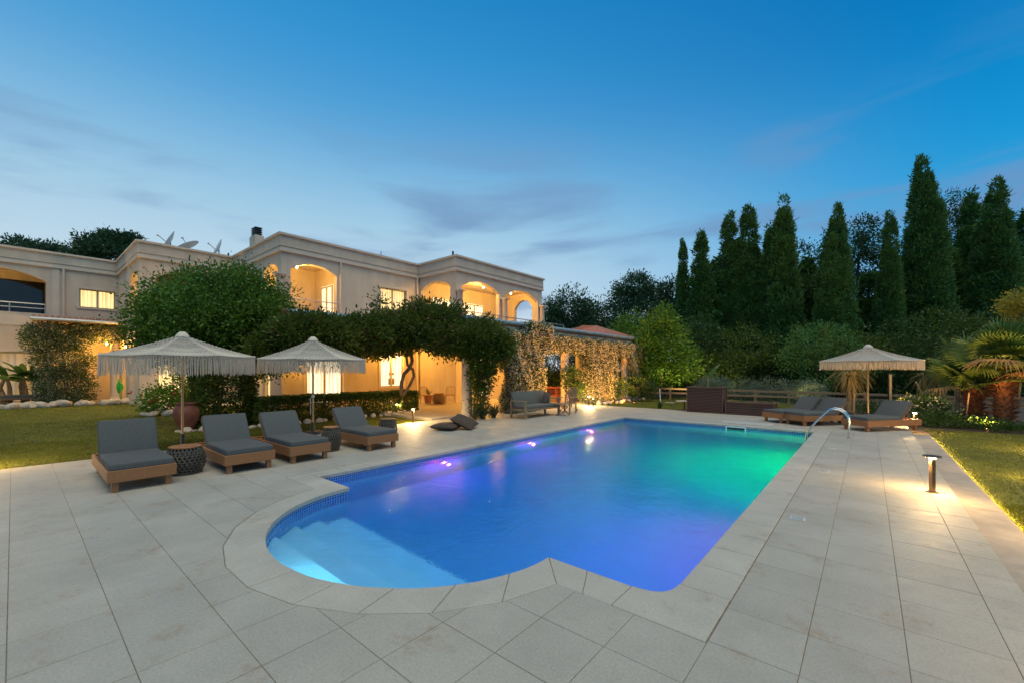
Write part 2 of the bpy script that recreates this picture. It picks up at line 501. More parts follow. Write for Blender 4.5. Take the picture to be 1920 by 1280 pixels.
for k, (_, cs, cut) in enumerate(cells):
    x0, y0 = cs[0]; x1, y1 = cs[2]
    single = k < 298
    if single and not cut and abs(x1 - x0 - .5) < .01 and abs(y1 - y0 - .5) < .01:
        link('paving_slab', full, deck, ((x0 + x1) / 2, (y0 + y1) / 2, random.uniform(0, .0014)), (random.gauss(0, .0012), random.gauss(0, .0012), 0))
        continue
    q = [(x0 + g_, y0 + g_), (x1 - g_, y0 + g_), (x1 - g_, y1 - g_), (x0 + g_, y1 - g_)]
    m_ = MB() if single else rest
    if cut: sheet_prism(m_, q, [hole], lambda a, b, d: (a, b, -.0005 - d), .04)
    else: m_.prism(q, -.04, 0, .002)
    if single and m_.f: m_.build('paving_slab', PAVE, deck)
tag(rest.build('paving', PAVE, deck), kind='stuff')

# --- coping stones
CW = .36
def stone(poly, sub=None):
    n = len(poly); cx = sum(p[0] for p in poly) / n; cy = sum(p[1] for p in poly) / n
    s = 1 - .015
    mb = MB().prism([(cx + (p[0] - cx) * s, cy + (p[1] - cy) * s) for p in poly], -.055, .001 + random.uniform(-.001, .001), .005)
    mb.build('coping_stone', COPE, deck)
o_ = -.018
def run(a, b, c, d, n):
    """strip between inner edge a->b and outer edge c->d cut into n stones"""
    for i in range(n):
        f0, f1 = i / n, (i + 1) / n
        L = lambda p, q, f: (p[0] + (q[0] - p[0]) * f, p[1] + (q[1] - p[1]) * f)
        stone([L(a, b, f0), L(a, b, f1), L(c, d, f1), L(c, d, f0)])
xi, xo, yi, yo = PX0 - o_, PX0 - CW, PY0 - o_, PY0 - CW
xi2, xo2, yf, yfo = PX1 + o_, -.8155, PY1 + o_, PY1 + CW
run((xi, PY1), (xi, PY0), (xo, PY1), (xo, PY0), 23)
run((PX0, yf), (PX1, yf), (PX0, yfo), (PX1, yfo), 12)
run((xi2, PY1), (xi2, PY0 + .31), (xo2, PY1), (xo2, PY0 + .31), 23)
stone([(PX0, yf), (PX0, yfo), (xo, yfo), (xo, PY1), (xi, PY1), (xi, yf)])
stone([(PX1, yf), (xi2, yf), (xi2, PY1), (xo2, PY1), (xo2, yfo), (PX1, yfo)])
cr = [(PX1 - .24 + .24 * math.cos(R(t)) + o_, PY0 + .24 + .24 * math.sin(R(t)) - o_) for t in (0, -22, -45, -68, -90)]
stone([(xi2, PY0 + .31)] + cr + [(PX1 - .31, yi), (PX1 - .31, yo), (xo2, yo), (xo2, PY0 + .31)])
ta, tb = math.asin(CW / (AB + CW)), 0
po = lambda t, off: (AX + (AA + off) * math.cos(t), PY0 + (AB + off) * math.sin(t))
jl_o, jr_o = po(math.pi + ta, CW), po(2 * math.pi - ta, CW)
jl_i, jr_i = (AX - AA + .02, yi), (AX + AA - .02, yi)
run(jr_i, (PX1 - .31, yi), jr_o, (PX1 - .31, yo), 2)
stone([jl_i, jl_o, (xo, yo), (xo, PY0), (xi, PY0), (xi, yi)])
NA = 11
for i in range(NA):
    t0, t1 = math.pi * (1 + i / NA), math.pi * (1 + (i + 1) / NA)
    s0, s1 = [math.pi + ta + (math.pi - 2 * ta) * k / NA for k in (i, i + 1)]
    inner = [po(t0 + (t1 - t0) * k / 5, o_) for k in range(6)]
    if i == 0: inner[0] = jl_i
    if i == NA - 1: inner[-1] = jr_i
    stone(inner + [po(s1, CW), po(s0, CW)])

# --- pool shell
STEPLIT = mat('brightened_plaster', (.30, .68, .84), .6, .06, 2.5, 0)  # same plaster as the shell, brightness of shallow water put into its colour
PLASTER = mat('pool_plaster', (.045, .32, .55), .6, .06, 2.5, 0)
def mosaic_mat():
    m, t = newmat('pool_mosaic')
    uv = t.nodes.new('ShaderNodeUVMap')
    br = t.nodes.new('ShaderNodeTexBrick'); br.offset = 0; br.inputs['Scale'].default_value = 1
    br.inputs['Brick Width'].default_value = .042; br.inputs['Row Height'].default_value = .042; br.inputs['Mortar Size'].default_value = .0055
    br.inputs['Mortar Smooth'].default_value = .2
    br.inputs['Color1'].default_value = (.006, .05, .26, 1); br.inputs['Color2'].default_value = (.02, .11, .38, 1); br.inputs['Mortar'].default_value = (.26, .40, .54, 1)
    t.links.new(uv.outputs[0], br.inputs['Vector'])
    b = t.nodes.new('ShaderNodeBsdfPrincipled'); t.links.new(br.outputs['Color'], b.inputs['Base Color']); b.inputs['Roughness'].default_value = .18
    bp = t.nodes.new('ShaderNodeBump'); bp.inputs['Strength'].default_value = .5; bp.inputs['Distance'].default_value = -.003
    t.links.new(br.outputs['Fac'], bp.inputs['Height']); t.links.new(bp.outputs[0], b.inputs['Normal'])
    o = t.nodes.new('ShaderNodeOutputMaterial'); t.links.new(b.outputs[0], o.inputs[0]); return m
MOSAIC = mosaic_mat()
pool = thing('pool', (0, 0, 0), None, None); tag(pool, kind='structure')
POOL = outline(0, 40); DEPTH = -1.6
def ring(name, z0, z1, m):
    mb = MB(); s = 0; uvs = []
    n = len(POOL)
    for i in range(n):
        a, b = POOL[i], POOL[(i + 1) % n]; d = math.dist(a, b); q = len(mb.v)
        mb.v += [(*a, z0), (*b, z0), (*b, z1), (*a, z1)]; mb.f.append((q, q + 1, q + 2, q + 3)); uvs += [(s, z0), (s + d, z0), (s + d, z1), (s, z1)]; s += d
    o = mb.build(name, m, pool)
    l = o.data.uv_layers.new(name='UVMap')
    for i, q in enumerate(uvs): l.data[i].uv = q
    return o
ring('waterline_band', -.44, -.03, MOSAIC); ring('pool_wall', DEPTH, -.44, PLASTER)
mb = MB(); mb.v = [(*p, DEPTH) for p in POOL]; mb.f = [tuple(range(len(POOL)))]
mb.build('pool_floor', PLASTER, pool)
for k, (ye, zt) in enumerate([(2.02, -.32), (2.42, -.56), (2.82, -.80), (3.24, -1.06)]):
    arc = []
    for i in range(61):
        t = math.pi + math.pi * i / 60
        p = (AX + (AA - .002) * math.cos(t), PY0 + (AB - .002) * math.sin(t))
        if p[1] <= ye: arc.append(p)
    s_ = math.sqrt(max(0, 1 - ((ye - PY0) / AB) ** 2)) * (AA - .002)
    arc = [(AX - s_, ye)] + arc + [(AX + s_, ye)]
    MB().prism(arc, DEPTH + .002, zt, .012).build('pool_step', STEPLIT, pool)

# --- water surface
def water_mat():
    m, t = newmat('pool_water')
    gl = t.nodes.new('ShaderNodeBsdfPrincipled')
    gl.inputs['Base Color'].default_value = (1, 1, 1, 1); gl.inputs['Roughness'].default_value = .012; gl.inputs['IOR'].default_value = 1.33
    gl.inputs['Transmission Weight'].default_value = 1
    bp = t.nodes.new('ShaderNodeBump'); bp.inputs['Strength'].default_value = .7; bp.inputs['Distance'].default_value = .014
    h = mathn(t, 'ADD', mathn(t, 'ADD', mathn(t, 'MULTIPLY', pos_noise(t, 12, 3, .55), .5), mathn(t, 'MULTIPLY', pos_noise(t, 38, 2, .5), .16)), mathn(t, 'MULTIPLY', pos_noise(t, 2.2, 2, .5), .9))
    t.links.new(h, bp.inputs['Height']); t.links.new(bp.outputs[0], gl.inputs['Normal'])
    o = t.nodes.new('ShaderNodeOutputMaterial'); t.links.new(gl.outputs[0], o.inputs[0])
    va = t.nodes.new('ShaderNodeVolumeAbsorption'); va.inputs[0].default_value = (.08, .80, .98, 1); va.inputs[1].default_value = .44
    vs = t.nodes.new('ShaderNodeVolumeScatter'); vs.inputs[0].default_value = (1, 1, 1, 1); vs.inputs[1].default_value = .012; vs.inputs[2].default_value = .3
    ad = t.nodes.new('ShaderNodeAddShader'); t.links.new(va.outputs[0], ad.inputs[0]); t.links.new(vs.outputs[0], ad.inputs[1])
    t.links.new(ad.outputs[0], o.inputs['Volume']); return m
WATER_Z = -.125
mb = MB(); mb.prism(outline(.006, 40), DEPTH - .02, WATER_Z)
n_ = len(outline(.006, 40)); mb.f.append(tuple(reversed(range(n_))))
tag(mb.build('water', water_mat()), kind='structure')

# --- strip of kerb along the east lawn, terrace before the house
STRIP = mat('kerb_stone', (.33, .28, .22), .75, .18, 5, .4, 70)
mb = MB()
for i in range(7):
    y0, y1 = -3 + i * 2.82, -3 + (i + 1) * 2.82
    mb.prism([(.962, y0 + .003), (1.33 + .0, y0 + .003), (1.33, y1 - .003), (.962, y1 - .003)], -.2, -.055, .006)
tag(mb.build('kerb_strip', STRIP), kind='structure')
t = thing('led_strip', (1.335, 10, -.075), 'lit strip hidden under the lawn side edge of the kerb', 'strip light')
mb = MB(); mb.box(0, .006, -6.6, 6.6, -.004, .004); mb.build('tube', emitmat('strip_led', (1, .66, .16), 200), t)
mb = MB(); mb.box(0, .018, -6.6, 6.6, .008, .016); mb.build('lip', STRIP, t)
TERR = mat('terrace_paving', (.42, .36, .28), .65, .14, 2, .3, 60)
mb = MB(); mb.prism([(-11.98, 9.7), (-11.98, 19.0), (-11.4, 19.3), (-11.4, 26.6), (-21, 26.6), (-27.2, 26.6), (-27.2, 9.7)], -.12, .05, .008)
tag(mb.build('terrace', TERR), kind='structure')
mb = MB(); mb.prism([(-33.7, -1.2), (-31.35, -1.2), (-31.35, 3.9), (-33.7, 3.9)], -.12, .1, .01)
mb.prism([(-29.0, 4.05), (-24.2, 4.05), (-24.2, 9.6), (-27.3, 9.6), (-29, 9.6)], -.12, .06, .01)
tag(mb.build('porch_floor', TERR), kind='structure')
# ================================================================== VILLA
STUCCO = mat('cream_stucco', (.60, .495, .37), .85, .11, 1.1, .25, 90, stretch=(1.6, 1.6, .45))
TRIM = mat('cream_trim', (.63, .53, .41), .7, .05, 2, .1, 80)
METALC = mat('zinc_gutter', (.42, .46, .46), .4, .12, 4, 0, metal=.5)
FRAME = mat('beige_frame', (.52, .42, .27), .45, .08, 5)
RAIL = mat('steel_rail', (.45, .43, .40), .35, .1, 8, metal=.7)
CURT = glowmat('lit_curtain', (1, .70, .28), 1.15)
CURT2 = glowmat('bright_curtain', (1, .86, .60), 1.35, 30)
DIMROOM = glowmat('dim_curtain', (.75, .42, .14), .32, 24)
ROOFTILE = mat('clay_tile', (.34, .13, .08), .8, .35, 7, .4, 30)
def glass_mat():
    m, t = newmat('window_glass')
    lw = t.nodes.new('ShaderNodeLayerWeight'); fq = mathn(t, 'ADD', mathn(t, 'MULTIPLY', mathn(t, 'POWER', lw.outputs['Facing'], 4), .5), .03)
    tr = t.nodes.new('ShaderNodeBsdfTransparent'); g = t.nodes.new('ShaderNodeBsdfGlossy'); g.inputs['Roughness'].default_value = .02
    ms = t.nodes.new('ShaderNodeMixShader'); t.links.new(fq, ms.inputs[0]); t.links.new(tr.outputs[0], ms.inputs[1]); t.links.new(g.outputs[0], ms.inputs[2])
    o = t.nodes.new('ShaderNodeOutputMaterial'); t.links.new(ms.outputs[0], o.inputs[0]); return m
GLASS = glass_mat()
DARKGL = mat('dark_glass', (.01, .012, .014), .05, .1, 3, spec=.6)
villa = thing('villa', (0, 0, 0), 'cream two storey villa with arched balconies and lit windows behind the pool', 'house')
class Face:
    """vertical face: a along d, z up, out along n"""
    def __init__(s, p, d, n): s.p, s.d, s.n = Vector(p), Vector(d), Vector(n)
    def pt(s, a, z, o=0): q = s.p + s.d * a + s.n * o; return (q.x, q.y, z)
    def box(s, mb, a0, a1, z0, z1, o0, o1):
        vs = [s.pt(a, z, o) for o in (o0, o1) for z in (z0, z1) for a in (a0, a1)]
        mb.add(vs, [(0, 2, 3, 1), (4, 5, 7, 6), (0, 1, 5, 4), (2, 6, 7, 3), (0, 4, 6, 2), (1, 3, 7, 5)]); return mb
FX = lambda x: Face((x, 0, 0), (0, 1, 0), (1, 0, 0))
FY = lambda y: Face((0, y, 0), (1, 0, 0), (0, -1, 0))
def arch(a0, a1, z0, spring, top, n=14):
    w = (a1 - a0) / 2; h = top - spring; c = (a0 + a1) / 2
    rad = (w * w + h * h) / (2 * h); zc = top - rad
    ph = math.asin(w / rad)
    return [(a0, z0), (a1, z0)] + [(c + rad * math.sin(ph - 2 * ph * i / n), zc + rad * math.cos(ph - 2 * ph * i / n)) for i in range(n + 1)]
def rect(a0, a1, z0, z1): return [(a0, z0), (a1, z0), (a1, z1), (a0, z1)]
def wall(face, a0, a1, z0, z1, holes=(), th=.28, m=STUCCO, name='wall'):
    mb = MB(); sheet_prism(mb, rect(a0, a1, z0, z1), list(holes), lambda a, z, d: face.pt(a, z, -d), th)
    return mb.build(name, m, villa)
def window(face, a0, a1, z0, z1, panes=2, cur=CURT, rec=.12, door=False, parent=villa):
    f = MB(); w = .07
    face.box(f, a0, a1, z1 - w, z1, -rec - .06, -rec); face.box(f, a0, a1, z0, z0 + w, -rec - .06, -rec)
    face.box(f, a0, a0 + w, z0 + w, z1 - w, -rec - .06, -rec); face.box(f, a1 - w, a1, z0 + w, z1 - w, -rec - .06, -rec)
    for i in range(1, panes):
        c = a0 + (a1 - a0) * i / panes; face.box(f, c - .045, c + .045, z0 + w, z1 - w, -rec - .065, -rec - .002)
    o = f.build('door' if door else 'window', FRAME, parent)
    wd = (a1 - a0) / panes
    for i in range(panes):
        g = MB(); face.box(g, a0 + wd * i + .05, a0 + wd * (i + 1) - .05, z0 + w - .02, z1 - w + .02, -rec - .04, -rec - .03); g.build('pane', GLASS, o)
    c = MB(); n = 40
    q = []
    for i in range(n + 1):
        a = a0 - .05 + (a1 - a0 + .1) * i / n; of = (-rec - .22 + .035 * math.sin(i * 2.1 + a0 * 7)) if rec > 0 else -rec - .05 + .006 * math.sin(i * 2.1 + a0 * 7)
        q += [face.pt(a, z0 - .04, of), face.pt(a, z1 + .04, of)]
    c.add(q, [(2 * i, 2 * i + 2, 2 * i + 3, 2 * i + 1) for i in range(n)])
    c.build('curtain' if cur is not DARKGL else 'dark_room', cur, o, smooth=True)
    if not door:
        s = MB(); face.box(s, a0 - .08, a1 + .08, z0 - .07, z0, -.1, .06); s.build('sill', TRIM, o)
    return o
def surround(face, a0, a1, z0, z1, w=.16, o=.035):
    mb = MB()
    face.box(mb, a0 - w, a1 + w, z1, z1 + w, 0, o); face.box(mb, a0 - w, a0, z0, z1, 0, o); face.box(mb, a1, a1 + w, z0, z1, 0, o)
    return mb.build('window_surround', TRIM, villa)
ZT, ZC, ZF = 8.15, 7.34, 4.2          # parapet top, cornice bottom, upper floor
# plan of the upper front, walked from the far west wing to the east end
PATH = [(-33.8, -14), (-33.8, 4.0), (-27.4, 4.0), (-27.4, 8.05), (-20.85, 8.05), (-20.85, 15.9), (-17.5, 15.9), (-17.5, 23.95), (-24, 23.95)]
def band(name, z0, z1, o, m):
    """moulding that follows the front: offset o outwards, mitred"""
    mb = MB(); pts = []
    for i, p in enumerate(PATH):
        a = PATH[i - 1] if i else None; b = PATH[i + 1] if i + 1 < len(PATH) else None
        n = Vector((0, 0))
        for s, e in ((a, p), (p, b)):
            if s is None or e is None: continue
            d = Vector((e[0] - s[0], e[1] - s[1])).normalized(); n += Vector((d.y, -d.x))
        pts.append(((p[0] - n.x * .25, p[1] - n.y * .25), (p[0] + n.x * o, p[1] + n.y * o)))
    for (i0, o0), (i1, o1) in zip(pts, pts[1:]):
        q = len(mb.v)
        mb.v += [(*i0, z0), (*o0, z0), (*o1, z0), (*i1, z0), (*i0, z1), (*o0, z1), (*o1, z1), (*i1, z1)]
        mb.f += [(q, q + 3, q + 2, q + 1), (q + 4, q + 5, q + 6, q + 7), (q + 1, q + 2, q + 6, q + 5), (q, q + 4, q + 7, q + 3), (q, q + 1, q + 5, q + 4), (q + 2, q + 3, q + 7, q + 6)]
    return mb.build(name, m, villa)
band('cornice', ZC - .04, ZC + .10, .10, TRIM); band('cornice', ZC + .10, ZC + .19, .06, TRIM)
band('parapet', ZC + .19, ZT - .1, .075, STUCCO); band('cornice', ZC + .215, ZC + .25, .10, TRIM)
band('parapet_coping', ZT - .1, ZT, .16, TRIM)
# roof slab behind the parapet
mb = MB(); mb.prism([(-33.9, -14), (-33.9, 4.2), (-27.6, 4.2), (-27.6, 8.2), (-21.1, 8.2), (-21.1, 16.1), (-17.8, 16.1), (-17.8, 23.7), (-24, 23.7), (-40, 23.7), (-40, -14)], 7.55, 7.72)
mb.build('roof', mat('roof_screed', (.4, .38, .34), .9, .1, 2), villa)
# --- west wing
f = FX(-33.8)
wall(f, -14, 4.0, 0, ZC, [arch(-2.6, 1.13, 4.78, 6.52, 7.02), rect(2.38, 4.0 - .12, 5.28, 6.34), rect(-1.9, 2.3, .1, 2.72)])
window(f, 2.38, 3.88, 5.28, 6.34, 2, CURT); surround(f, 2.38, 3.86, 5.28, 6.34, .13)
window(f, -1.9, 2.3, .1, 2.72, 3, DIMROOM, door=True); surround(f, -1.9, 2.3, .1, 2.72, .14)
mb = MB(); f.box(mb, -14, 1.7, 4.1, 4.62, .0, .03); mb.build('floor_band', TRIM, villa)
mb = MB(); f.box(mb, -3.2, 1.6, 4.2, 7.3, -2.4, -2.3); mb.build('balcony_wall', STUCCO, villa)
mb = MB(); f.box(mb, 1.2, 1.35, 4.2, 7.3, -2.3, -.28); f.box(mb, -3.2, 1.6, 7.25, 7.33, -2.3, -.28); f.box(mb, -3.2, 1.6, 4.15, 4.25, -2.3, -.28); mb.build('balcony_wall', STUCCO, villa)
mb = MB(); f.box(mb, -3.1, 1.15, 4.26, 6.75, -2.298, -2.25); mb.build('balcony_dark_panel', DARKGL, villa)  # dark panel added in place of the open view to dark trees
def railing(face, a0, a1, z0, z1, o, posts=3, rails=3):
    mb = MB()
    for k in range(rails):
        z = z1 - k * (z1 - z0) / (rails + .3); mb.tube([face.pt(a0, z, o), face.pt(a1, z, o)], .028 if k == 0 else .014, 6)
    for k in range(posts):
        a = a0 + (a1 - a0) * k / (posts - 1); mb.tube([face.pt(a, z0, o), face.pt(a, z1, o)], .022, 6)
    return mb.build('balcony_railing', RAIL, villa, True)
railing(f, -2.6, 1.1, 4.75, 5.28, -.12, 4, 2)
def downpipe(x, y, z0, z1, r=.05): MB().tube([(x, y, z0), (x, y, z1)], r, 8).build('downpipe', TRIM, villa, True)
downpipe(-33.72, 1.78, .1, ZC)
# --- first block: side face y = 4, front x = -27.4
f = FY(4.0)
wall(f, -33.8, -27.4, 0, ZC, [arch(-29.9, -27.85, 4.9, 6.4, 6.86), rect(-32.4, -31.2, .1, 2.5)])
window(f, -32.4, -31.2, .1, 2.5, 1, CURT, door=True)
mb = MB(); f.box(mb, -30.2, -27.7, 4.2, 7.3, -1.6, -1.5); mb.build('balcony_wall', STUCCO, villa)
f = FX(-27.4); wall(f, 4.285, 8.05, 0, ZC, [arch(4.6, 7.3, 4.9, 6.4, 6.86), rect(4.7, 6.0, .1, 2.5)])
window(f, 4.7, 6.0, .1, 2.5, 2, CURT, door=True)
mb = MB(); f.box(mb, 4.3, 7.6, 4.2, 7.3, -1.4, -1.3); mb.build('balcony_wall', STUCCO, villa)
# --- second block with the corner balcony
f = FY(8.05)
wall(f, -27.4, -20.85, 0, ZC, [arch(-23.0, -21.25, ZF + .1, 6.55, 6.88), rect(-23.3, -22.2, .08, 2.35)])
window(f, -23.3, -22.2, .08, 2.35, 1, CURT, door=True)
f = FX(-20.85)
wall(f, 8.335, 15.9, 0, ZC, [arch(8.45, 10.72, ZF + .1, 6.56, 6.93), rect(13.25, 15.0, 5.2, 6.42), rect(9.22, 11.08, .08, 2.4), rect(13.28, 14.82, .82, 2.72)])
window(f, 13.25, 15.0, 5.2, 6.42, 2, CURT); surround(f, 13.25, 15.0, 5.2, 6.42)
d2 = window(f, 9.22, 11.08, .08, 2.4, 2, CURT2, door=True); surround(f, 9.22, 11.08, .08, 2.4, .18)
w3 = window(f, 13.28, 14.82, .82, 2.72, 2, CURT2); surround(f, 13.28, 14.82, .82, 2.72, .14)
mb = MB(); f.box(mb, 13.95, 14.3, .95, 1.3, -.3, -.18); mb.build('kitchen_oven', mat('kitchen_grey', (.3, .26, .2), .5), w3); mb = MB(); f.box(mb, 13.98, 14.27, 1.5, 1.62, -.3, -.18); mb.build('kitchen_shelf', mat('kitchen_grey', (.3, .26, .2), .5), w3)
# balcony recess: back and side walls, lit glazed door
mb = MB(); f.box(mb, 8.33, 10.95, ZF, ZC, -3.0, -2.85); f.box(mb, 10.95, 11.1, ZF, ZC, -3.0, -.28)
f.box(mb, 8.33, 10.95, ZC - .08, ZC + .05, -2.85, -.28); f.box(mb, 8.33, 10.95, ZF - .12, ZF, -2.85, -.02); mb.build('balcony_wall', STUCCO, villa)
fd = FY(10.93); window(fd, -22.9, -21.6, ZF + .02, 6.25, 2, CURT2, rec=-.08, door=True)
mb = MB(); fd.box(mb, -21.45, -21.38, ZF, 6.4, .02, .06); mb.build('drain_pipe', METALC, villa)
railing(f, 8.5, 10.8, ZF + .05, 5.15, .12, 3, 3)
downpipe(-20.78, 10.9, 3.8, ZC); downpipe(-20.75, 15.72, .1, ZC, .06)
# --- third block: loggia with two arches and a side arch
f = FY(15.9)
wall(f, -20.85, -17.5, ZF - .2, ZC, [arch(-20.62, -18.0, ZF + .1, 6.52, 6.93)]); wall(f, -20.85, -17.5, 0, ZF - .2)
f = FX(-17.5)
wall(f, 16.185, 23.95, ZF - .2, ZC, [arch(16.3, 19.48, ZF + .1, 6.48, 6.95), arch(20.02, 23.5, ZF + .1, 6.48, 6.98)])
wall(f, 16.185, 23.95, 0, ZF - .2, [rect(17.7, 18.85, .15, 2.62), rect(20.6, 21.9, .15, 2.4)])
window(f, 17.7, 18.85, .15, 2.62, 1, CURT2, door=True); surround(f, 17.7, 18.85, .15, 2.62, .16)
window(f, 20.6, 21.9, .15, 2.4, 2, DIMROOM, door=True)
wall(FY(23.95), -21.1, -17.79, ZF - .2, ZC, [arch(-20.0, -18.35, ZF + .1, 6.2, 6.8)], th=.25)
mb = MB(); f.box(mb, 16.2, 23.7, ZF - .2, ZC, -3.7, -3.6); f.box(mb, 16.2, 23.7, ZC - .06, ZC + .06, -3.6, -.29); f.box(mb, 16.2, 23.7, ZF - .15, ZF, -3.6, -.29); mb.build('balcony_wall', STUCCO, villa)
window(FX(-21.08), 17.2, 19.0, ZF + .02, 6.3, 2, CURT2, rec=-.09, door=True)
window(FX(-21.08), 19.9, 21.7, ZF + .02, 6.3, 2, CURT2, rec=-.09, door=True)
for y in (15.98, 19.75, 23.72):      # column capitals and shafts proud of the piers
    mb = MB(); mb.lathe([(.21, ZF), (.21, ZF + .12), (.165, ZF + .16), (.155, 6.05), (.17, 6.07), (.2, 6.15)], 18, Matrix.Translation((-17.33, y + .05, 0)))
    mb.box(-17.56 + .0, -17.1, y - .18, y + .28, 6.15, 6.22); mb.build('column', TRIM, villa, True)
mb = MB(); mb.lathe([(.21, ZF), (.165, ZF + .16), (.155, 6.05), (.2, 6.15)], 18, Matrix.Translation((-20.66, 7.9, 0))); mb.box(-20.9, -20.42, 7.66, 8.14, 6.15, 6.24); mb.build('column', TRIM, villa, True)
railing(f, 16.2, 26.2, ZF, 5.05, .35, 8, 2)
# pilaster strips on the upper walls
mb = MB(); FX(-20.85).box(mb, 10.85, 11.0, ZF, ZC - .05, 0, .04); mb.build('pilaster', TRIM, villa); mb = MB(); FX(-33.8).box(mb, 1.35, 1.62, 4.65, ZC - .05, 0, .035); mb.build('pilaster', TRIM, villa)
# --- chimney on the roof
mb = MB(); mb.rbox(-25.6, -24.8, 8.05 + .2, 8.7, 7.6, 8.95, .02); ch = mb.build('chimney', STUCCO, villa)
mb = MB()
for k in range(4): mb.box(-25.5, -24.9, 8.3, 8.65, 9.02 + k * .11, 9.07 + k * .11)
mb.box(-25.4, -25.0, 8.36, 8.6, 8.95, 9.36); mb.build('chimney_cap', mat('dark_metal', (.05, .05, .05), .5, metal=.6), ch)
# --- porch roof along the ground floor: sloping tiled roof, gutter, fascia, columns
def porch(x0, x1, y0, y1, ze, zt, name='porch_roof'):
    """eave at x0 (front), top at x1 on the wall"""
    mb = MB(); mb.add([(x0, y0, ze), (x0, y1, ze), (x1, y1, zt), (x1, y0, zt), (x0, y0, ze - .12), (x0, y1, ze - .12), (x1, y1, zt - .14), (x1, y0, zt - .14)],
                      [(0, 1, 2, 3), (4, 7, 6, 5), (0, 4, 5, 1), (1, 5, 6, 2), (3, 2, 6, 7), (0, 3, 7, 4)])
    o = mb.build(name, ROOFTILE, villa)
    t = MB(); ny = int((y1 - y0) / .22)
    for i in range(ny):
        y = y0 + .11 + i * .22; t.tube([(x0 - .04, y, ze + .02), (x1 + .02, y, zt + .02)], .075, 6)
    tag(t.build('roof_tile', ROOFTILE, o, True), kind='stuff')
    return o
def gutter(pts, r=.085):
    MB().tube(pts, r, 8).build('gutter', METALC, villa, True)
porch(-14.6, -20.85, 5.9, 10.9, 3.74, 4.25); porch(-11.4, -17.3, 10.85, 25.6, 3.74, 4.22)
gutter([(-14.5, 5.8, 3.72), (-14.5, 10.85, 3.72), (-11.28, 10.8, 3.72)]); gutter([(-11.28, 10.8, 3.72), (-11.28, 25.7, 3.72)])
mb = MB(); mb.box(-14.75, -14.6, 6.3, 10.7, 3.18, 3.61); mb.box(-14.6, -11.45, 10.9, 11.06, 3.18, 3.61); mb.box(-11.6, -11.45, 11.06, 25.5, 3.18, 3.61); mb.build('porch_beam', STUCCO, villa)
mb = MB(); mb.box(-20.8, -14.76, 5.9, 15.85, 3.55, 3.6); mb.box(-17.45, -11.62, 11.08, 25.5, 3.505, 3.55); mb.build('porch_ceiling', STUCCO, villa)
porch(-31.0, -33.75, .6, 3.95, 4.3, 4.62); gutter([(-30.9, .5, 4.28), (-30.9, 3.9, 4.28)])
def pcol(x, y, r=.2, h=3.2, z0=.05):
    mb = MB(); mb.lathe([(r * 1.3, z0), (r * 1.3, z0 + .1), (r * 1.08, z0 + .14), (r, z0 + .3), (r * .92, h - .25), (r * 1.05, h - .2), (r * 1.2, h - .08), (r * 1.2, h)], 22, Matrix.Translation((x, y, 0)))
    mb.build('porch_column', STUCCO, villa, True)
for x, y in ((-11.5, 10.98), (-11.5, 17.65), (-11.55, 24.5), (-14.2, 23.4), (-11.5, 14.4), (-11.5, 21.2)): pcol(x, y)
for x, y in ((-31.6, 3.6), (-31.6, 1.2)): pcol(x, y, .18, 4.1, .1)
# clay hip roof of the pavilion at the north end
mb = MB(); mb.add([(-17.4, 24.0, 3.9), (-12.2, 24.0, 3.9), (-12.2, 29.4, 3.9), (-17.4, 29.4, 3.9), (-15.6, 26.3, 4.95), (-14.9, 27.0, 4.95)], [(0, 1, 5, 4), (1, 2, 5), (2, 3, 4, 5), (3, 0, 4), (0, 3, 2, 1)])
mb.build('pavilion_roof', ROOFTILE, villa)
mb = MB(); mb.tube([(-17.0, 27.0, 3.95), (-11.6, 28.6, 3.9)], .07, 6); mb.build('gutter', METALC, villa)
for x, y in ((-12.4, 29.2), (-17.2, 29.2)): pcol(x, y, .2, 3.85)
# wall lamps with lit globes
GLOBE = emitmat('lit_globe', (1, .78, .45), 30)
def wlamp(x, y, z, p, r=.05, c=WARM):
    o = MB().lathe([(.0, -r), (r * .7, -r * .7), (r, 0), (r * .7, r * .7), (0, r)], 12).build('wall_lamp', GLOBE, villa, True, (x, y, z))
    lamp('bulb', (0, 0, -r - .05), p, c, .025, o)
    return o
ORG = (1, .49, .08); YLW = (1, .55, .12)
LAMPS = [(-21.35, 8.95, 6.78, 85, YLW), (-17.35 - .25, 16.45, 6.62, 90, YLW), (-18.6, 19.2, 6.98, 120, YLW), (-18.7, 22.0, 6.98, 50, YLW),
         (-20.45, 13.9, 3.05, 120, ORG), (-17.1, 18.2, 2.95, 130, ORG), (-20.4, 8.9, 3.0, 90, ORG), (-14.4, 14.2, 3.4, 110, ORG), (-14.2, 19.2, 3.4, 120, ORG),
         (-23.9, 7.5, 2.9, 90, ORG), (-31.9, 3.3, 3.2, 90, ORG), (-29.7, 3.8, 3.0, 60, ORG), (-29.2, 5.4, 6.5, 40), (-34.3, -.9, 7.0, 14), (-33.2, -2.6, 2.6, 30)]
for a in LAMPS: wlamp(*a[:3], a[3] * 2.25, c=a[4] if len(a) > 4 else WARM)
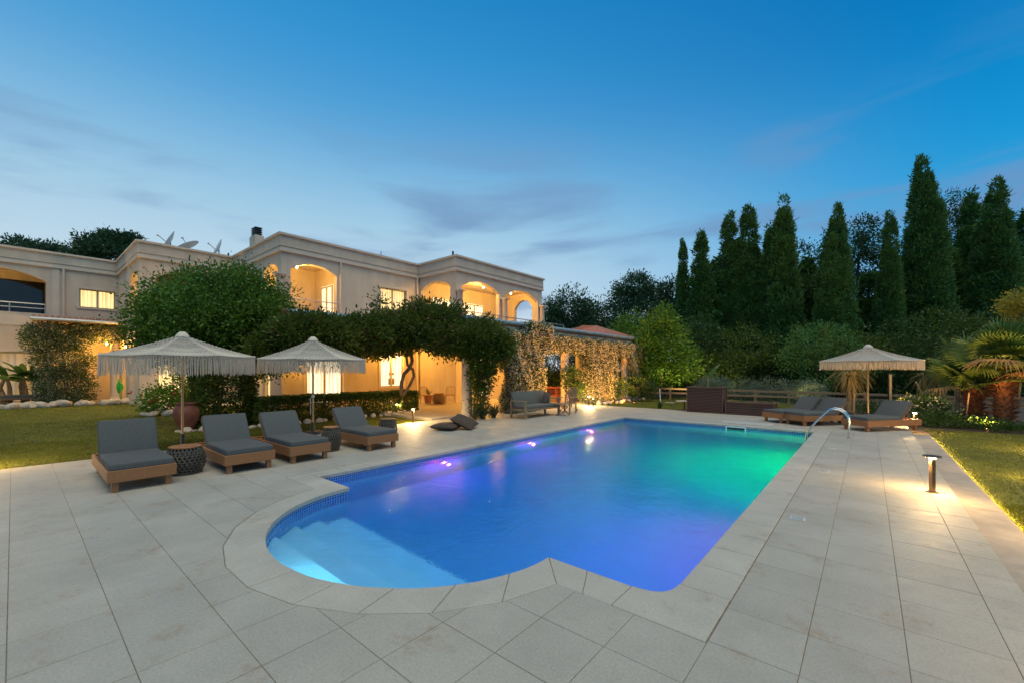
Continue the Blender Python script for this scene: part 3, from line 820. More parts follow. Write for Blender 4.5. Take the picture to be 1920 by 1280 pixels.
# ================================================================== PLANTS
BARK = mat('bark', (.16, .10, .06), .9, .35, 9, .8, 25, stretch=(1, 1, .3))
PALEBARK = mat('pale_bark', (.36, .26, .15), .85, .3, 9, .6, 25, stretch=(1, 1, .3))
CYP = leafmat('cypress_leaf', (.018, .075, .026), (.11, .25, .055), (.11, .20, .035), .22, .6)
PINE = leafmat('pine_needles', (.02, .06, .03), (.06, .125, .045), (.04, .10, .05), .2, .6)
BROAD = leafmat('broad_leaf', (.03, .10, .010), (.16, .30, .03), (.14, .25, .02), .4)
DARKB = leafmat('dark_leaf', (.02, .052, .012), (.06, .12, .022), (.05, .10, .016), .3)
VINE = leafmat('vine_leaf', (.035, .07, .01), (.12, .17, .022), (.12, .13, .022), .35)
HEDGE = leafmat('hedge_leaf', (.034, .07, .010), (.10, .155, .022), (.08, .12, .018), .3)
JASL = leafmat('jasmine_leaf', (.035, .075, .02), (.09, .14, .04), None, .3)
JASF = leafmat('jasmine_flower', (.48, .43, .30), (.66, .60, .44), None, .3, .6)
PINK = leafmat('pink_bract', (.42, .12, .12), (.55, .22, .2), None, .4)
REDF = leafmat('red_flower', (.5, .02, .03), (.65, .04, .05), None, .3)
SILVER = leafmat('silver_leaf', (.10, .14, .09), (.22, .27, .18), (.14, .2, .12), .3)
YELL = leafmat('yellow_leaf', (.22, .20, .02), (.40, .34, .05), None, .4)
BAN = leafmat('banana_leaf', (.05, .12, .02), (.12, .2, .03), None, .4, .35)
PALMG = leafmat('palm_leaf', (.07, .14, .025), (.17, .26, .05), (.20, .24, .05), .35, .4)
PALMD = leafmat('dry_palm_leaf', (.30, .17, .06), (.42, .26, .10), None, .3, .7)
ROCK = mat('pale_rock', (.42, .36, .28), .9, .4, 9, .9, 18)

def limbs(base, top, n, spread, r0, seed=0, levels=2):
    rg = random.Random(seed); mb = MB()
    base, top = Vector(base), Vector(top)
    mid = [base.lerp(top, k / 5) + Vector((rg.gauss(0, .06), rg.gauss(0, .06), 0)) * (top - base).length * .3 * (0 < k < 5) for k in range(6)]
    mb.tube(mid, [r0 * (1 - .13 * k) for k in range(6)], 8)
    for i in range(n):
        s = mid[2].lerp(mid[5], rg.random()); a = rg.uniform(0, 6.28)
        e = s + Vector((math.cos(a), math.sin(a), rg.uniform(.1, .9))) * spread * rg.uniform(.6, 1)
        m = s.lerp(e, .5) + Vector((0, 0, -.12 * spread))
        mb.tube([s, m, e], [r0 * .42, r0 * .3, r0 * .1], 6)
    return mb
# --- cypresses
def cyp_mesh(spires, seed, n=330, nl=70):
    """foliage of a cypress gathered in overlapping puffs; spires: (dx, dy, height, radius) in metres"""
    P, A = [], []
    for si, (dx, dy, h, rad) in enumerate(spires):
        m = int(n * h * rad / 22)
        t = rng.random(m * 3); prof = np.where(t < .25, .70 + .30 * t / .25, 1) * np.clip((1 - t), 0, 1) ** .72 * (1 + .12 * t)
        keep = rng.random(m * 3) < (.2 + prof) / 1.2
        t, prof = t[keep], prof[keep]; k = len(t)
        th = rng.uniform(0, 6.2832, k); z = .1 + t * (h - .3)
        d = np.c_[np.cos(th), np.sin(th), z * .3]
        r = rad * prof * (1 + .26 * lump(d, seed + si * 5, 2.2)) * rng.uniform(.5, 1.10, k)
        c = np.c_[dx + np.cos(th) * r, dy + np.sin(th) * r, z]
        pr = (.20 + .17 * rad * prof) * rng.uniform(.5, 1.3, k)
        o = unit(rng.normal(size=(k, nl, 3)) + np.c_[np.cos(th), np.sin(th), np.full(k, .45)][:, None] * .9)
        off = o * (pr[:, None] * rng.uniform(.62, 1.05, (k, nl)))[..., None] * np.array((1, 1, 2.1))
        ax = o * 1.0 + np.array((0, 0, .75)) + rng.normal(size=(k, nl, 3)) * .4
        P.append((c[:, None] + off).reshape(-1, 3)); A.append(ax.reshape(-1, 3))
    return np.concatenate(P), np.concatenate(A)
CYPM = []
def spires(seed, w, n, tips=1):
    rg = random.Random(seed); out = []
    for k in range(tips): out.append((rg.uniform(-.5, .5) * (tips > 1) * w + (k - (tips - 1) / 2) * .9, rg.uniform(-.2, .2), 15 - 1.1 * k * rg.random(), w * (.62 if tips == 1 else .55)))
    for k in range(n):
        a = rg.uniform(0, 6.28); h = rg.uniform(5.5, 13.6); d = w * (1 - h / 19) * rg.uniform(.5, .95)
        out.append((d * math.cos(a), d * math.sin(a), h, w * rg.uniform(.26, .42)))
    return out
for i, sp in enumerate([spires(1, 1.75, 9), spires(2, 1.8, 9, 2), spires(3, 1.35, 7), spires(4, 2.15, 12)]):
    P, A = cyp_mesh(sp, i * 9)
    LL = rng.uniform(.13, .26, len(P)); sh = rng.random(len(P)) < .05; LL[sh] *= rng.uniform(1.4, 2.5, sh.sum()); A[sh] += (0, 0, .5)
    o = leaves('crown', P, A, LL, rng.uniform(.05, .09, len(P)), CYP)
    CYPM.append(o.data); bpy.data.objects.remove(o)
tr = MB(); tr.tube([(0, 0, -.2), (.05, 0, 4), (-.04, .03, 9), (0, 0, 13)], [.26, .2, .13, .04], 7)
CYPT = tr.mesh('trunk', BARK, True)

CYL = [  # pixel of the tip, distance, mesh, width factor
    (1281, 450, 38.5, 2, .72, 'slim dark cypress at the near end of the row beside the pines'),
    (1318, 438, 37, 0, 1.05, 'rounded cypress second in the row by the slim one'),
    (1366, 400, 36.5, 2, 1.1, 'tall narrow cypress third in the row'),
    (1404, 392, 36, 0, 1.05, 'full dark cypress left of the twin topped one'),
    (1462, 379, 34, 1, 1.05, 'twin topped cypress with two spires side by side'),
    (1566, 392, 31.5, 3, .8, 'broad lumpy cypress behind the low bushes left of the umbrella'),
    (1669, 400, 31, 2, .8, 'thin pointed cypress right above the lone umbrella'),
    (1731, 305, 33, 3, .92, 'tallest cypress with bare branches near its top'),
    (1814, 372, 37, 0, 1.15, 'dark cypress squeezed behind the tallest and the wide cone'),
    (1868, 343, 32, 3, .95, 'wide cone shaped cypress behind the fan palms'),
    (1925, 400, 33, 0, 1.2, 'cypress cut by the right edge behind the yellow bush'),
    (1340, 490, 42, 0, 1.7, 'shorter cypress filling the gap low behind the second and third'),
    (1508, 490, 37, 0, 1.5, 'shorter cypress between the twin topped and the broad one'),
    (1628, 515, 36, 0, 1.6, 'shorter dark cypress behind the pine right of the broad cypress'),
    (1775, 470, 36, 0, 1.6, 'shorter cypress at the foot of the tallest one'),
    (1702, 510, 34.5, 0, 1.5, 'shorter cypress between the thin pointed one and the tallest'), (1850, 470, 35, 2, 1.9, 'shorter cypress tucked behind the wide cone')]
for u, v, Z, k, w, lab in CYL:
    p = spot(u, v, Z); h = p.z + .3
    t = thing('cypress_tree', (p.x, p.y, -.15), lab, 'tree', 'cypresses along the garden edge', random.uniform(0, 6.28))
    s = h / 15; w *= 1.26; t.scale = (w * (.55 + .45 * s), w * (.55 + .45 * s), s)
    link('crown', CYPM[k], t); link('trunk', CYPT, t)
# --- pines and garden trees
def tree(name, u, v, Z, blobs, label, m=DARKB, L=.2, nl=26, cr=.5, base_v=None, r0=.16, group=None, trunk=BARK, W=.5, seed=0, cat='tree', n=1):
    """crown blobs given as (du, dv, radius_x, radius_z, clumps) in pixels around u, v at distance Z"""
    px = Z / 789.97
    b = spot(u, 692, Z); base = Vector((b.x, b.y, -.1))
    t = thing(name, base, label, cat, group)
    bl = []
    for du, dv, rx, rz, n_ in blobs:
        c = spot(u + du, v + dv, Z) - base
        bl.append((tuple(c), (rx * px, rx * px, rz * px), int(n_ * n)))
    P, A = clumps(bl, nl, cr, seed)
    ok = P[:, 2] > .05; P, A = P[ok], A[ok]
    leaves('crown', P, A, L * rng.uniform(.6, 1.3, len(P)), L * W * rng.uniform(.7, 1.2, len(P)), m, t)
    top = spot(u + blobs[0][0], v + blobs[0][1], Z) - base
    limbs((0, 0, 0), top, 5, max(b_[1][0] for b_ in bl) * .8, r0, seed).build('trunk', trunk, t, True)
    return t
PG = 'pines at the back of the garden'
tree('pine_tree', 1065, 585, 48, [(0, 0, 42, 36, 110), (-32, 20, 26, 26, 60), (32, 12, 28, 28, 60), (0, 40, 52, 30, 90)], 'round dark pine just right of the villa end', PINE, .34, 44, .75, seed=3, group=PG, W=.4)
tree('pine_tree', 1130, 600, 50, [(0, 0, 26, 30, 60), (16, 26, 30, 26, 60), (-14, 40, 34, 26, 60)], 'low thin pine between the round pine and the open pine', PINE, .34, 44, .75, seed=4, group=PG, W=.4)
tree('pine_tree', 1190, 560, 42, [(0, -22, 36, 20, 60), (-26, 0, 24, 18, 40), (34, 6, 34, 24, 70), (70, -4, 26, 26, 55), (10, 34, 60, 28, 120), (70, 50, 48, 30, 90), (10, 76, 60, 30, 100)], 'large open pine left of the cypress row with layered boughs', PINE, .30, 44, .55, seed=5, group=PG, W=.42)
tree('pine_tree', 1612, 450, 38, [(8, -20, 24, 16, 40), (26, 10, 26, 16, 40), (-8, 20, 26, 22, 45), (14, 50, 30, 22, 50), (-4, 84, 26, 24, 40)], 'ragged pine showing between two cypresses above the umbrella', PINE, .28, 26, .5, seed=6, group=PG, W=.42)
tree('broadleaf_tree', 1796, 430, 40, [(-6, -40, 34, 30, 55), (18, -10, 34, 30, 50), (-14, 20, 40, 40, 60)], 'airy broadleaf tree showing pale between the tallest cypress and the cone', DARKB, .24, 16, .6, seed=7)
tree('broadleaf_tree', 1505, 560, 36, [(0, -20, 22, 30, 30), (6, 26, 30, 40, 60)], 'small bush topped tree in the gap by the broad cypress', DARKB, .22, 18, .5, seed=8)
tree('broadleaf_tree', 1238, 650, 27, [(0, -16, 46, 40, 120), (-26, 14, 34, 34, 80), (34, 26, 36, 34, 80), (4, -46, 28, 26, 50), (0, 50, 44, 24, 60)], 'bright green broadleaf tree on the lawn right of the jasmine', BROAD, .2, 26, .4, seed=9, r0=.1)
tree('broadleaf_tree', 1185, 618, 32, [(0, 0, 32, 26, 70), (-20, 22, 26, 24, 50), (24, 24, 30, 30, 60)], 'paler green tree behind the jasmine pergola end', BROAD, .22, 22, .5, seed=10, r0=.1)
tree('broadleaf_tree', 1310, 640, 31, [(0, 0, 40, 40, 90), (20, 46, 46, 40, 90), (-20, 60, 40, 30, 60)], 'dark leafy tree behind the tall slatted planter', DARKB, .22, 24, .5, seed=12, r0=.1)
tree('olive_shrub', 1530, 640, 27, [(0, 0, 44, 36, 130), (-30, 30, 34, 30, 80), (40, 30, 40, 36, 90), (0, 60, 56, 30, 110)], 'round clipped pine shrub in front of the broad cypress', CYP, .16, 26, .35, seed=13, cat='shrub', r0=.1)
for i, (u, v, Z, w, h, lab) in enumerate([(1395, 660, 30, 60, 46, 'dark understorey shrub below the third and fourth cypress'), (1465, 680, 29, 44, 36, 'dark understorey shrub below the twin topped cypress'),
        (1600, 668, 28, 60, 46, 'dark understorey shrub behind the lone umbrella canopy'), (1680, 650, 28, 62, 56, 'dark understorey shrub right of the lone umbrella'),
        (1770, 640, 29, 66, 60, 'dark understorey shrub left of the fan palms'), (1870, 640, 28, 70, 66, 'dark understorey shrub behind the right fan palm'),
        (1330, 690, 29, 50, 34, 'dark understorey shrub right behind the slatted planter'), (1120, 660, 36, 60, 40, 'dark understorey shrub seen beyond the pergola columns'),
        (1225, 700, 30, 46, 26, 'brownish low shrub under the bright broadleaf tree'), (1045, 670, 38, 90, 70, 'dark shrub seen through the pergola arch'), (1040, 690, 31, 64, 46, 'nearer dark shrub behind the red dining chairs')]):
    tree('garden_shrub', u, v, Z, [(0, 0, w, h, 130), (-w * .5, h * .6, w * .7, h * .6, 80), (w * .5, h * .6, w * .7, h * .6, 80)], lab, (HEDGE, DARKB)[i % 2], .2, 24, .4, seed=20 + i, group='understorey shrubs below the trees', cat='shrub', r0=.08)
tree('yellow_shrub', 1908, 565, 20, [(0, 0, 20, 20, 50), (12, 22, 22, 20, 50), (-6, 8, 16, 14, 30)], 'yellow flowered bush above the right fan palm', YELL, .13, 18, .25, seed=40, cat='shrub', r0=.05)
tree('broadleaf_tree', 1500, 500, 38, [(0, 0, 34, 40, 60), (10, 60, 44, 50, 90)], 'loose dark tree between the twin topped cypress and the broad one', PINE, .26, 24, .5, seed=46)
tree('broadleaf_tree', 1762, 440, 39, [(0, -10, 40, 50, 80), (6, 70, 50, 60, 110)], 'tall loose tree behind the tallest cypress', PINE, .26, 24, .55, seed=47)
# trees beyond the west roof
tree('pine_tree', 205, 456, 60, [(0, 4, 44, 18, 70), (-40, 14, 24, 12, 30), (28, 0, 26, 14, 34), (0, 24, 62, 16, 60)], 'spreading dark pine rising behind the west wing roof', PINE, .42, 60, .7, seed=41, group=PG, W=.5)
tree('pine_tree', 70, 458, 64, [(-20, 2, 26, 9, 28), (0, 12, 46, 8, 26), (36, 10, 16, 6, 12)], 'low dark pine top peeping over the west wing roof', PINE, .42, 60, .55, seed=42, group=PG, W=.5)
# silver shrubs along the fence
for i, (u, v, Z, w, h, lab) in enumerate([(1335, 722, 21.5, 26, 13, 'silvery shrub showing over the tall slatted planter'), (1392, 728, 27, 32, 18, 'silvery shrub at the fence right of the tall planter'), (1440, 728, 27, 34, 18, 'silvery shrub behind the middle of the fence'),
        (1490, 730, 26, 34, 19, 'silvery shrub behind the fence left of the round one'), (1520, 735, 24.5, 26, 18, 'round oleander by the fence behind the twin loungers')]):
    tree('oleander_shrub', u, v, Z, [(0, 0, w, h, 90), (-w * .4, h * .5, w * .6, h * .5, 40), (w * .4, h * .5, w * .6, h * .5, 40)], lab, SILVER, .12, 22, .22, seed=50 + i, group='silvery shrubs along the fence', cat='shrub', r0=.04, W=.35)
# --- big round climber over the lawn with a clipped column under it
t = thing('climber_tree', (-17.2, 4.5, -.04), 'big round bright green climber tree rising behind the first umbrella', 'tree')
P, A = clumps([((-.1, .15, 3.75), (2.3, 2.3, 1.4), 560), ((.2, .9, 3.0), (1.8, 1.8, 1.2), 300), ((.8, 1.9, 3.0), (1.1, 1.1, 1.0), 160), ((-.3, -.8, 3.2), (1.4, 1.4, 1.2), 230), ((.3, .9, 4.75), (1.2, 1.2, .55), 100), ((-.3, 1.9, 2.6), (1.1, 1.1, .8), 110), ((0, -1.3, 2.8), (.9, .9, .8), 70)], 50, .38, 60)
A = unit(A) + rng.normal(size=A.shape) * .75
leaves('crown', P, A, rng.uniform(.07, .15, len(P)), rng.uniform(.04, .07, len(P)), leafmat('climber_leaf', (.018, .06, .010), (.13, .26, .028), (.13, .23, .02), .32), t)
Pf = P[rng.choice(len(P), 900)]; leaves('twig', Pf + rng.normal(size=Pf.shape) * .1, rng.normal(size=Pf.shape) + (0, 0, 1.5), .45, .03, BROAD, t)['kind'] = 'stuff'
limbs((0, 0, 0), (0, 0, 3.5), 6, 1.6, .14, 3).build('trunk', BARK, t, True)
def box_leaves(x0, x1, y0, y1, z0, z1, n, wob=.06, inner=.25, seed=0):
    p = rng.random((n, 3)); ax = rng.integers(0, 5, n)
    area = np.array([(y1 - y0) * (z1 - z0)] * 2 + [(x1 - x0) * (z1 - z0)] * 2 + [(x1 - x0) * (y1 - y0)]); ax = rng.choice(5, n, p=area / area.sum())
    nrm = np.zeros((n, 3)); q = rng.random(n) ** 2 * inner
    for k, (a, s) in enumerate([(0, 0), (0, 1), (1, 0), (1, 1), (2, 1)]):
        m = ax == k; w = ((x1 - x0), (y1 - y0), (z1 - z0))[a]
        p[m, a] = s + (1 if s == 0 else -1) * q[m] / w * (1 if w > inner else .5); nrm[m, a] = 1 if s else -1
    C = np.array((x0, y0, z0)) + p * np.array((x1 - x0, y1 - y0, z1 - z0))
    C += nrm * (wob * lump(C, seed, 2.4) + wob * .5 * lump(C, seed + 3, 7))[:, None]
    return C, unit(nrm + rng.normal(size=(n, 3)) * .55 + (0, 0, .2))
t = thing('clipped_shrub', (-15.9, 4.35, -.03), 'tall dark clipped column of foliage standing at the near end of the low hedge', 'shrub')
C, A = box_leaves(-.55, .55, -.72, .8, 0, 2.35, 15000, .09); leaves('foliage', C, A, rng.uniform(.07, .13, len(C)), .05, HEDGE, t)
limbs((0, 0, 0), (0, 0, 2), 4, .5, .08, 5).build('stem', BARK, t, True)
t = thing('low_hedge', (-15.35, 8.2, -.03), 'long low clipped hedge behind the sun loungers', 'hedge')
C, A = box_leaves(-.45, .45, -3.1, 3.15, 0, .88, 24000, .05); leaves('foliage', C, A, rng.uniform(.06, .11, len(C)), .045, HEDGE, t)
st = MB()
for k in range(12): st.tube([(0, -2.9 + k * .53, -.05), (random.gauss(0, .05), -2.9 + k * .53, .7)], .025, 5)
st.build('stem', BARK, t)['kind'] = 'stuff'
# --- flowering vines on the porch
def vine(name, blobs, label, m=VINE, nl=26, cr=.22, L=.13, W=.5, flowers=None, nf=0, fl=.06, stems=(), seed=0):
    c0 = Vector(blobs[0][0]); base = Vector((c0.x, c0.y, 0))
    t = thing(name, base, label, 'climbing plant')
    bl = [((b[0][0] - base.x, b[0][1] - base.y, b[0][2]), b[1], b[2]) for b in blobs]
    P, A = clumps(bl, nl, cr, seed)
    leaves('foliage', P, A, L * rng.uniform(.6, 1.3, len(P)), L * W, m, t)
    if flowers:
        k = rng.choice(len(P), nf); leaves('flowers', P[k] + rng.normal(size=(nf, 3)) * .05, A[k] + rng.normal(size=(nf, 3)) * .6, fl, fl * .8, flowers, t)['kind'] = 'stuff'
    for s, r in stems:
        MB().tube([Vector(p) - base for p in s], r, 7).build('stem', BARK, t, True)
    return t
S = lambda u, v, Z: tuple(spot(u, v, Z))
def vb(u, v, Z, rx, rz, n): px = Z / 789.97; return (S(u, v, Z), (rx * px, rx * px, rz * px), n)
vine('porch_vine', [vb(560, 630, 13.5, 46, 27, 180), vb(615, 632, 14.2, 46, 27, 180), vb(510, 655, 13.6, 40, 26, 130), vb(585, 606, 13.7, 34, 10, 60), vb(655, 640, 15.0, 34, 36, 120)],
     'dark leafy vine along the porch gutter behind the second umbrella', VINE, 26, .25, .14, .5, PINK, 220, .09, seed=70)
zs = 16.2
tw1 = [S(752, 740, zs), S(753, 716, zs), S(758, 700, zs), S(768, 690, zs), S(773, 676, zs), S(770, 662, zs), S(766, 650, zs)]
tw2 = [S(756, 740, zs), S(768, 722, zs), S(776, 705, zs), S(774, 692, zs), S(764, 684, zs), S(762, 668, zs), S(770, 655, zs)]
vine('porch_vine', [vb(690, 626, 15.6, 52, 34, 290), vb(735, 622, 16.4, 46, 34, 220), vb(790, 613, 16.2, 50, 36, 260), vb(765, 634, 16, 36, 22, 110), vb(665, 636, 15.4, 34, 24, 100), vb(708, 654, 16.3, 40, 12, 60), vb(835, 615, 15.8, 46, 42, 230),
     vb(832, 636, 15.6, 38, 24, 120), vb(712, 568, 16.6, 7, 18, 10), vb(790, 578, 16.5, 36, 8, 40)],
     'bougainvillea mass with twisted trunk spreading over the middle of the porch roof', VINE, 26, .24, .13, .5, PINK, 420, .09, [(tw1, .07), (tw2, .055)], seed=71)
st3 = [[S(887 + k * 6, 782, 15.5), S(890 + k * 5, 750, 15.5), S(896 + k * 4, 715, 15.5), S(892 + k * 6, 680, 15.5)] for k in range(4)]
vine('porch_vine', [vb(895, 634, 15.4, 48, 32, 260), vb(928, 648, 15.2, 30, 24, 130), vb(868, 640, 15.5, 38, 26, 150), vb(908, 672, 15.4, 32, 24, 120), vb(904, 705, 15.4, 17, 22, 60), vb(898, 740, 15.4, 11, 26, 34), vb(945, 650, 15.2, 16, 14, 36)],
     'dense vine pouring down round the white porch column by the floor cushions', VINE, 26, .22, .12, .5, JASF, 120, .07, [(s, .03) for s in st3], seed=72)
# --- jasmine: leaf and white star flowers on box like masses
def jasmine(boxes, label, seed, nd=620, cuts=None, share=.72):
    base = Vector(((boxes[0][0] + boxes[0][1]) / 2, (boxes[0][2] + boxes[0][3]) / 2, 0))
    t = thing('star_jasmine', base, label, 'climbing plant')
    Cs, As = [], []
    for b in boxes:
        area = 2 * ((b[1] - b[0]) + (b[3] - b[2])) * (b[5] - b[4]) + (b[1] - b[0]) * (b[3] - b[2])
        C, A = box_leaves(*b, int(area * nd), .22, .34, seed); Cs.append(C); As.append(A)
    C, A = np.concatenate(Cs), np.concatenate(As)
    if cuts is not None: k = ~cuts(C); C, A = C[k], A[k]
    C -= np.array(base)
    leaves('foliage', C, A, rng.uniform(.08, .14, len(C)), .055, JASL, t)
    k = rng.random(len(C)) < share
    F, G = C[k] + A[k] * .07, A[k]
    leaves('flowers', F, G + rng.normal(size=F.shape) * .7, rng.uniform(.05, .095, len(F)), rng.uniform(.04, .07, len(F)), JASF, t)
    s = MB(); s.tube([(0, 0, -.05), (.1, .05, 1), (-.05, 0, 2.2), (0, 0, 3)], [.07, .06, .05, .03], 7); s.build('stem', BARK, t, True)
    return t
def jcut(C):
    y, z = C[:, 1], C[:, 2]
    r = rng.normal(size=len(C)) * .07
    a = (y > 15.4 + r) & (y < 19.4 + r) & (z < 2.62 + r - .35 * ((y - 16.6) / 1.2) ** 2 * (y < 16.6))
    b = (y > 22.5 + r) & (y < 24.45 + r) & (z < 2.5 + r)
    return a | b
jasmine([(-11.75, -11.1, 13.2, 15.4, 0, 3.35), (-11.8, -11.05, 12.7, 25.7, 2.5, 3.32), (-11.6, -11.05, 14.2, 16.0, 3.2, 3.75), (-11.7, -11.1, 19.5, 22.5, 0, 2.6), (-11.7, -11.1, 24.5, 25.8, 1.35, 2.6)],
        'white flowering jasmine covering the pergola arches at the right end of the villa', 80, 1000, jcut, .88)
tj = vine('star_jasmine', [((-31.5, 1.75, 1.0), (.62, 1.05, 1.0), 170), ((-31.5, 1.7, 2.4), (.65, 1.1, 1.1), 190), ((-31.5, 1.5, 3.5), (.7, 1.25, .75), 170), ((-31.6, 3.2, 3.75), (.6, 1.3, .5), 110), ((-31.5, 4.6, 3.7), (.5, .9, .45), 70), ((-31.45, .9, 3.3), (.5, .6, .7), 60), ((-31.5, 1.8, .35), (.6, 1.0, .5), 80)],
     'white flowering jasmine column at the west porch corner', JASL, 34, .2, .11, .45, JASF, 9000, .065, [([(-31.5, 1.8, 0), (-31.45, 1.7, 1.5), (-31.5, 1.6, 3.2)], .06)], seed=81)
# --- flower bush with red blooms and leafy mound on the lawn
t = thing('hibiscus_bush', (-22.2, 4.6, -.03), 'green bush with a few red flowers edged by white stones on the lawn', 'shrub')
P, A = clumps([((0, .35, 1.0), (.75, .75, .9), 110), ((.2, -.75, .55), (.7, .6, .5), 80), ((-.1, .9, 1.3), (.5, .5, .8), 40)], 24, .25, 90)
P[:, 2] = np.abs(P[:, 2]); leaves('foliage', P, A, rng.uniform(.09, .16, len(P)), .06, BROAD, t)
k = rng.choice(len(P), 14); leaves('red_flowers', np.repeat(P[k] + A[k] * .05, 4, 0), rng.normal(size=(56, 3)), .12, .11, REDF, t)['kind'] = 'stuff'
limbs((0, 0, 0), (0, .2, 1.1), 5, .6, .05, 9).build('stem', BARK, t, True)
tree('rose_bush', 1195, 722, 24.5, [(0, 0, 26, 18, 70), (-34, 4, 22, 18, 60), (18, 10, 20, 10, 30)], 'dark flower bush with a red bloom at the foot of the last porch column', DARKB, .12, 22, .2, seed=91, cat='shrub', r0=.03)
P = np.array([spot(1191, 722, 24.0)]) + rng.normal(size=(30, 3)) * .06
# planted pot shrub by the pergola column
tree('rose_bush', 1072, 712, 20.5, [(0, 0, 18, 22, 50), (8, 18, 16, 14, 30)], 'dark shrub with pink flowers in front of the pergola columns', DARKB, .12, 22, .18, seed=92, cat='shrub', r0=.03)
# --- spiky agave clump
def spikes(name, loc, n, L, w, spread, m, label, cat, up=.9, group=None, droop=.25, pname='leaf_blade'):
    t = thing(name, loc, label, cat, group); mb = MB()
    for i in range(n):
        a = random.uniform(0, 6.28); sp = random.uniform(.1, 1) * spread
        d = Vector((math.cos(a) * sp, math.sin(a) * sp, up)).normalized(); l = L * random.uniform(.7, 1.1)
        b = Vector((random.gauss(0, .12), random.gauss(0, .12), 0)) * (L * .4)
        s = d.cross(Vector((0, 0, 1))).normalized() * w
        pts = [b + d * l * k - Vector((0, 0, droop * l * k * k)) for k in (0, .35, .7, 1)]
        q = len(mb.v); ws = (.7, 1, .7, .04)
        for p, ww in zip(pts, ws): mb.v += [tuple(p - s * ww), tuple(p + s * ww)]
        for k in range(3): mb.f.append((q + 2 * k, q + 2 * k + 1, q + 2 * k + 3, q + 2 * k + 2))
    o = mb.build(pname, m, t); o['kind'] = 'stuff'
    return t
AGAV = leafmat('agave_leaf', (.06, .075, .03), (.12, .13, .06), None, .15, .5)
for i, (u, v, Z) in enumerate([(905, 784, 15.6), (925, 782, 15.7), (892, 786, 15.5)]):
    g = ground_at(u, v); spikes('agave_plant', (g.x, g.y, .0), 70 - i * 14, .80 - .1 * i, .024, 1.1, AGAV,
        ['spiky agave clump right of the vine clad column', 'spiky agave nearest the wooden sofa', 'small dry agave at the foot of the vine clad column'][i], 'plant', .9, None, .1)
# --- fan palms
def frond_mesh(n=34, L=.95, spread=R(250), seed=0, dry=False):
    rg = random.Random(seed); mb = MB()
    for i in range(n):
        a = -spread / 2 + spread * i / (n - 1)
        l = L * (1 - .22 * abs(a) / (spread / 2)) * rg.uniform(.92, 1.05)
        d = Vector((math.cos(a), math.sin(a), 0)); s = Vector((-d.y, d.x, 0))
        fold = .05 * (1 if i % 2 else -1) * 0
        w = L * .036
        drp = (.5 if dry else .13) * rg.uniform(.7, 1.4)
        pts = []
        for k, ww in ((0.02, .25), (.35, .95), (.62, .9), (.82, .55), (1, .05)):
            p = d * l * k; p.z = -drp * l * max(0, k - .45) ** 2 * 2.6 + .16 * L * k * (1 - k)
            pts.append((p, w * ww))
        q = len(mb.v)
        for p, ww in pts: mb.v += [tuple(p - s * ww + Vector((0, 0, -.012 * ww / w))), tuple(p + Vector((0, 0, .012))), tuple(p + s * ww + Vector((0, 0, -.012 * ww / w)))]
        for k in range(len(pts) - 1):
            for j in (0, 1): mb.f.append((q + 3 * k + j, q + 3 * k + j + 1, q + 3 * k + 4 + j, q + 3 * k + 3 + j))
    return mb
FR = [frond_mesh(36, .86, R(260), k).mesh('frond', PALMG) for k in range(2)]
FRD = frond_mesh(26, .8, R(200), 5, True).mesh('frond', PALMD)
PET = MB().tube([(0, 0, 0), (.5, 0, .06), (1, 0, 0)], [.022, .016, .012], 5).mesh('leaf_stalk', mat('palm_stalk', (.22, .24, .07), .6, .2, 6))
def fan_palm(u, v, h, r, nfr, label, seed, sc_=1.0, lean=0, trunkh=None):
    g = ground_at(u, v, -.08); rg = random.Random(seed)
    t = thing('fan_palm', (g.x, g.y, -.1), label, 'palm', 'fan palms on the east lawn')
    tb = MB(); prof = [(r * 1.05, 0), (r * 1.15, h * .2), (r, h * .6), (r * .9, h)]
    tb.lathe(prof, 14); tb.build('trunk', BOOT, t, True)
    bt = MB()
    for i in range(170):
        a = i * 2.399; z = h * (i + 3) / 172; d = Vector((math.cos(a), math.sin(a), 0)); s = Vector((-d.y, d.x, 0)) * .045
        o = d * r * .95 + Vector((0, 0, z)); e = o + d * rg.uniform(.1, .26) + Vector((0, 0, rg.uniform(.0, .16)))
        q = len(bt.v); bt.v += [tuple(o - s), tuple(o + s), tuple(e + s * .5), tuple(e - s * .5), tuple(o + Vector((0, 0, .05))), tuple(e + Vector((0, 0, .03)))]
        bt.f += [(q, q + 1, q + 2, q + 3), (q + 4, q, q + 3, q + 5), (q + 1, q + 4, q + 5, q + 2)]
    o = bt.build('leaf_boot', BOOT, t); o['kind'] = 'stuff'
    for i in range(nfr):
        a = i * 2.399 + seed; el = R(86) - R(80) * (i / nfr) ** 1.3 + rg.gauss(0, .1); dry = i > nfr * .86
        ln = rg.uniform(.5, .8) * sc_
        d = Vector((math.cos(a) * math.cos(el), math.sin(a) * math.cos(el), math.sin(el)))
        rot = Matrix.Rotation(a, 4, 'Z') @ Matrix.Rotation(-el, 4, 'Y')
        f = link('frond', FRD if dry else FR[i % 2], t)
        tip = Vector((0, 0, h)) + d * ln
        MF = Matrix.Translation(tip) @ Matrix.Rotation(a, 4, 'Z') @ Matrix.Rotation(-el + R(16 + (14 if el < 0 else -8)), 4, 'Y') @ Matrix.Rotation(rg.gauss(0, .5), 4, 'X') @ Matrix.Scale(sc_ * rg.uniform(.85, 1.1), 4)
        f.matrix_basis = MF
        p = link('leaf_stalk', PET, f)
        p.matrix_basis = MF.inverted() @ Matrix.Translation((0, 0, h)) @ rot @ Matrix.Diagonal((ln, 1, 1, 1))
    return t
BOOT = mat('palm_boot', (.26, .10, .04), .85, .4, 12, .6, 30)
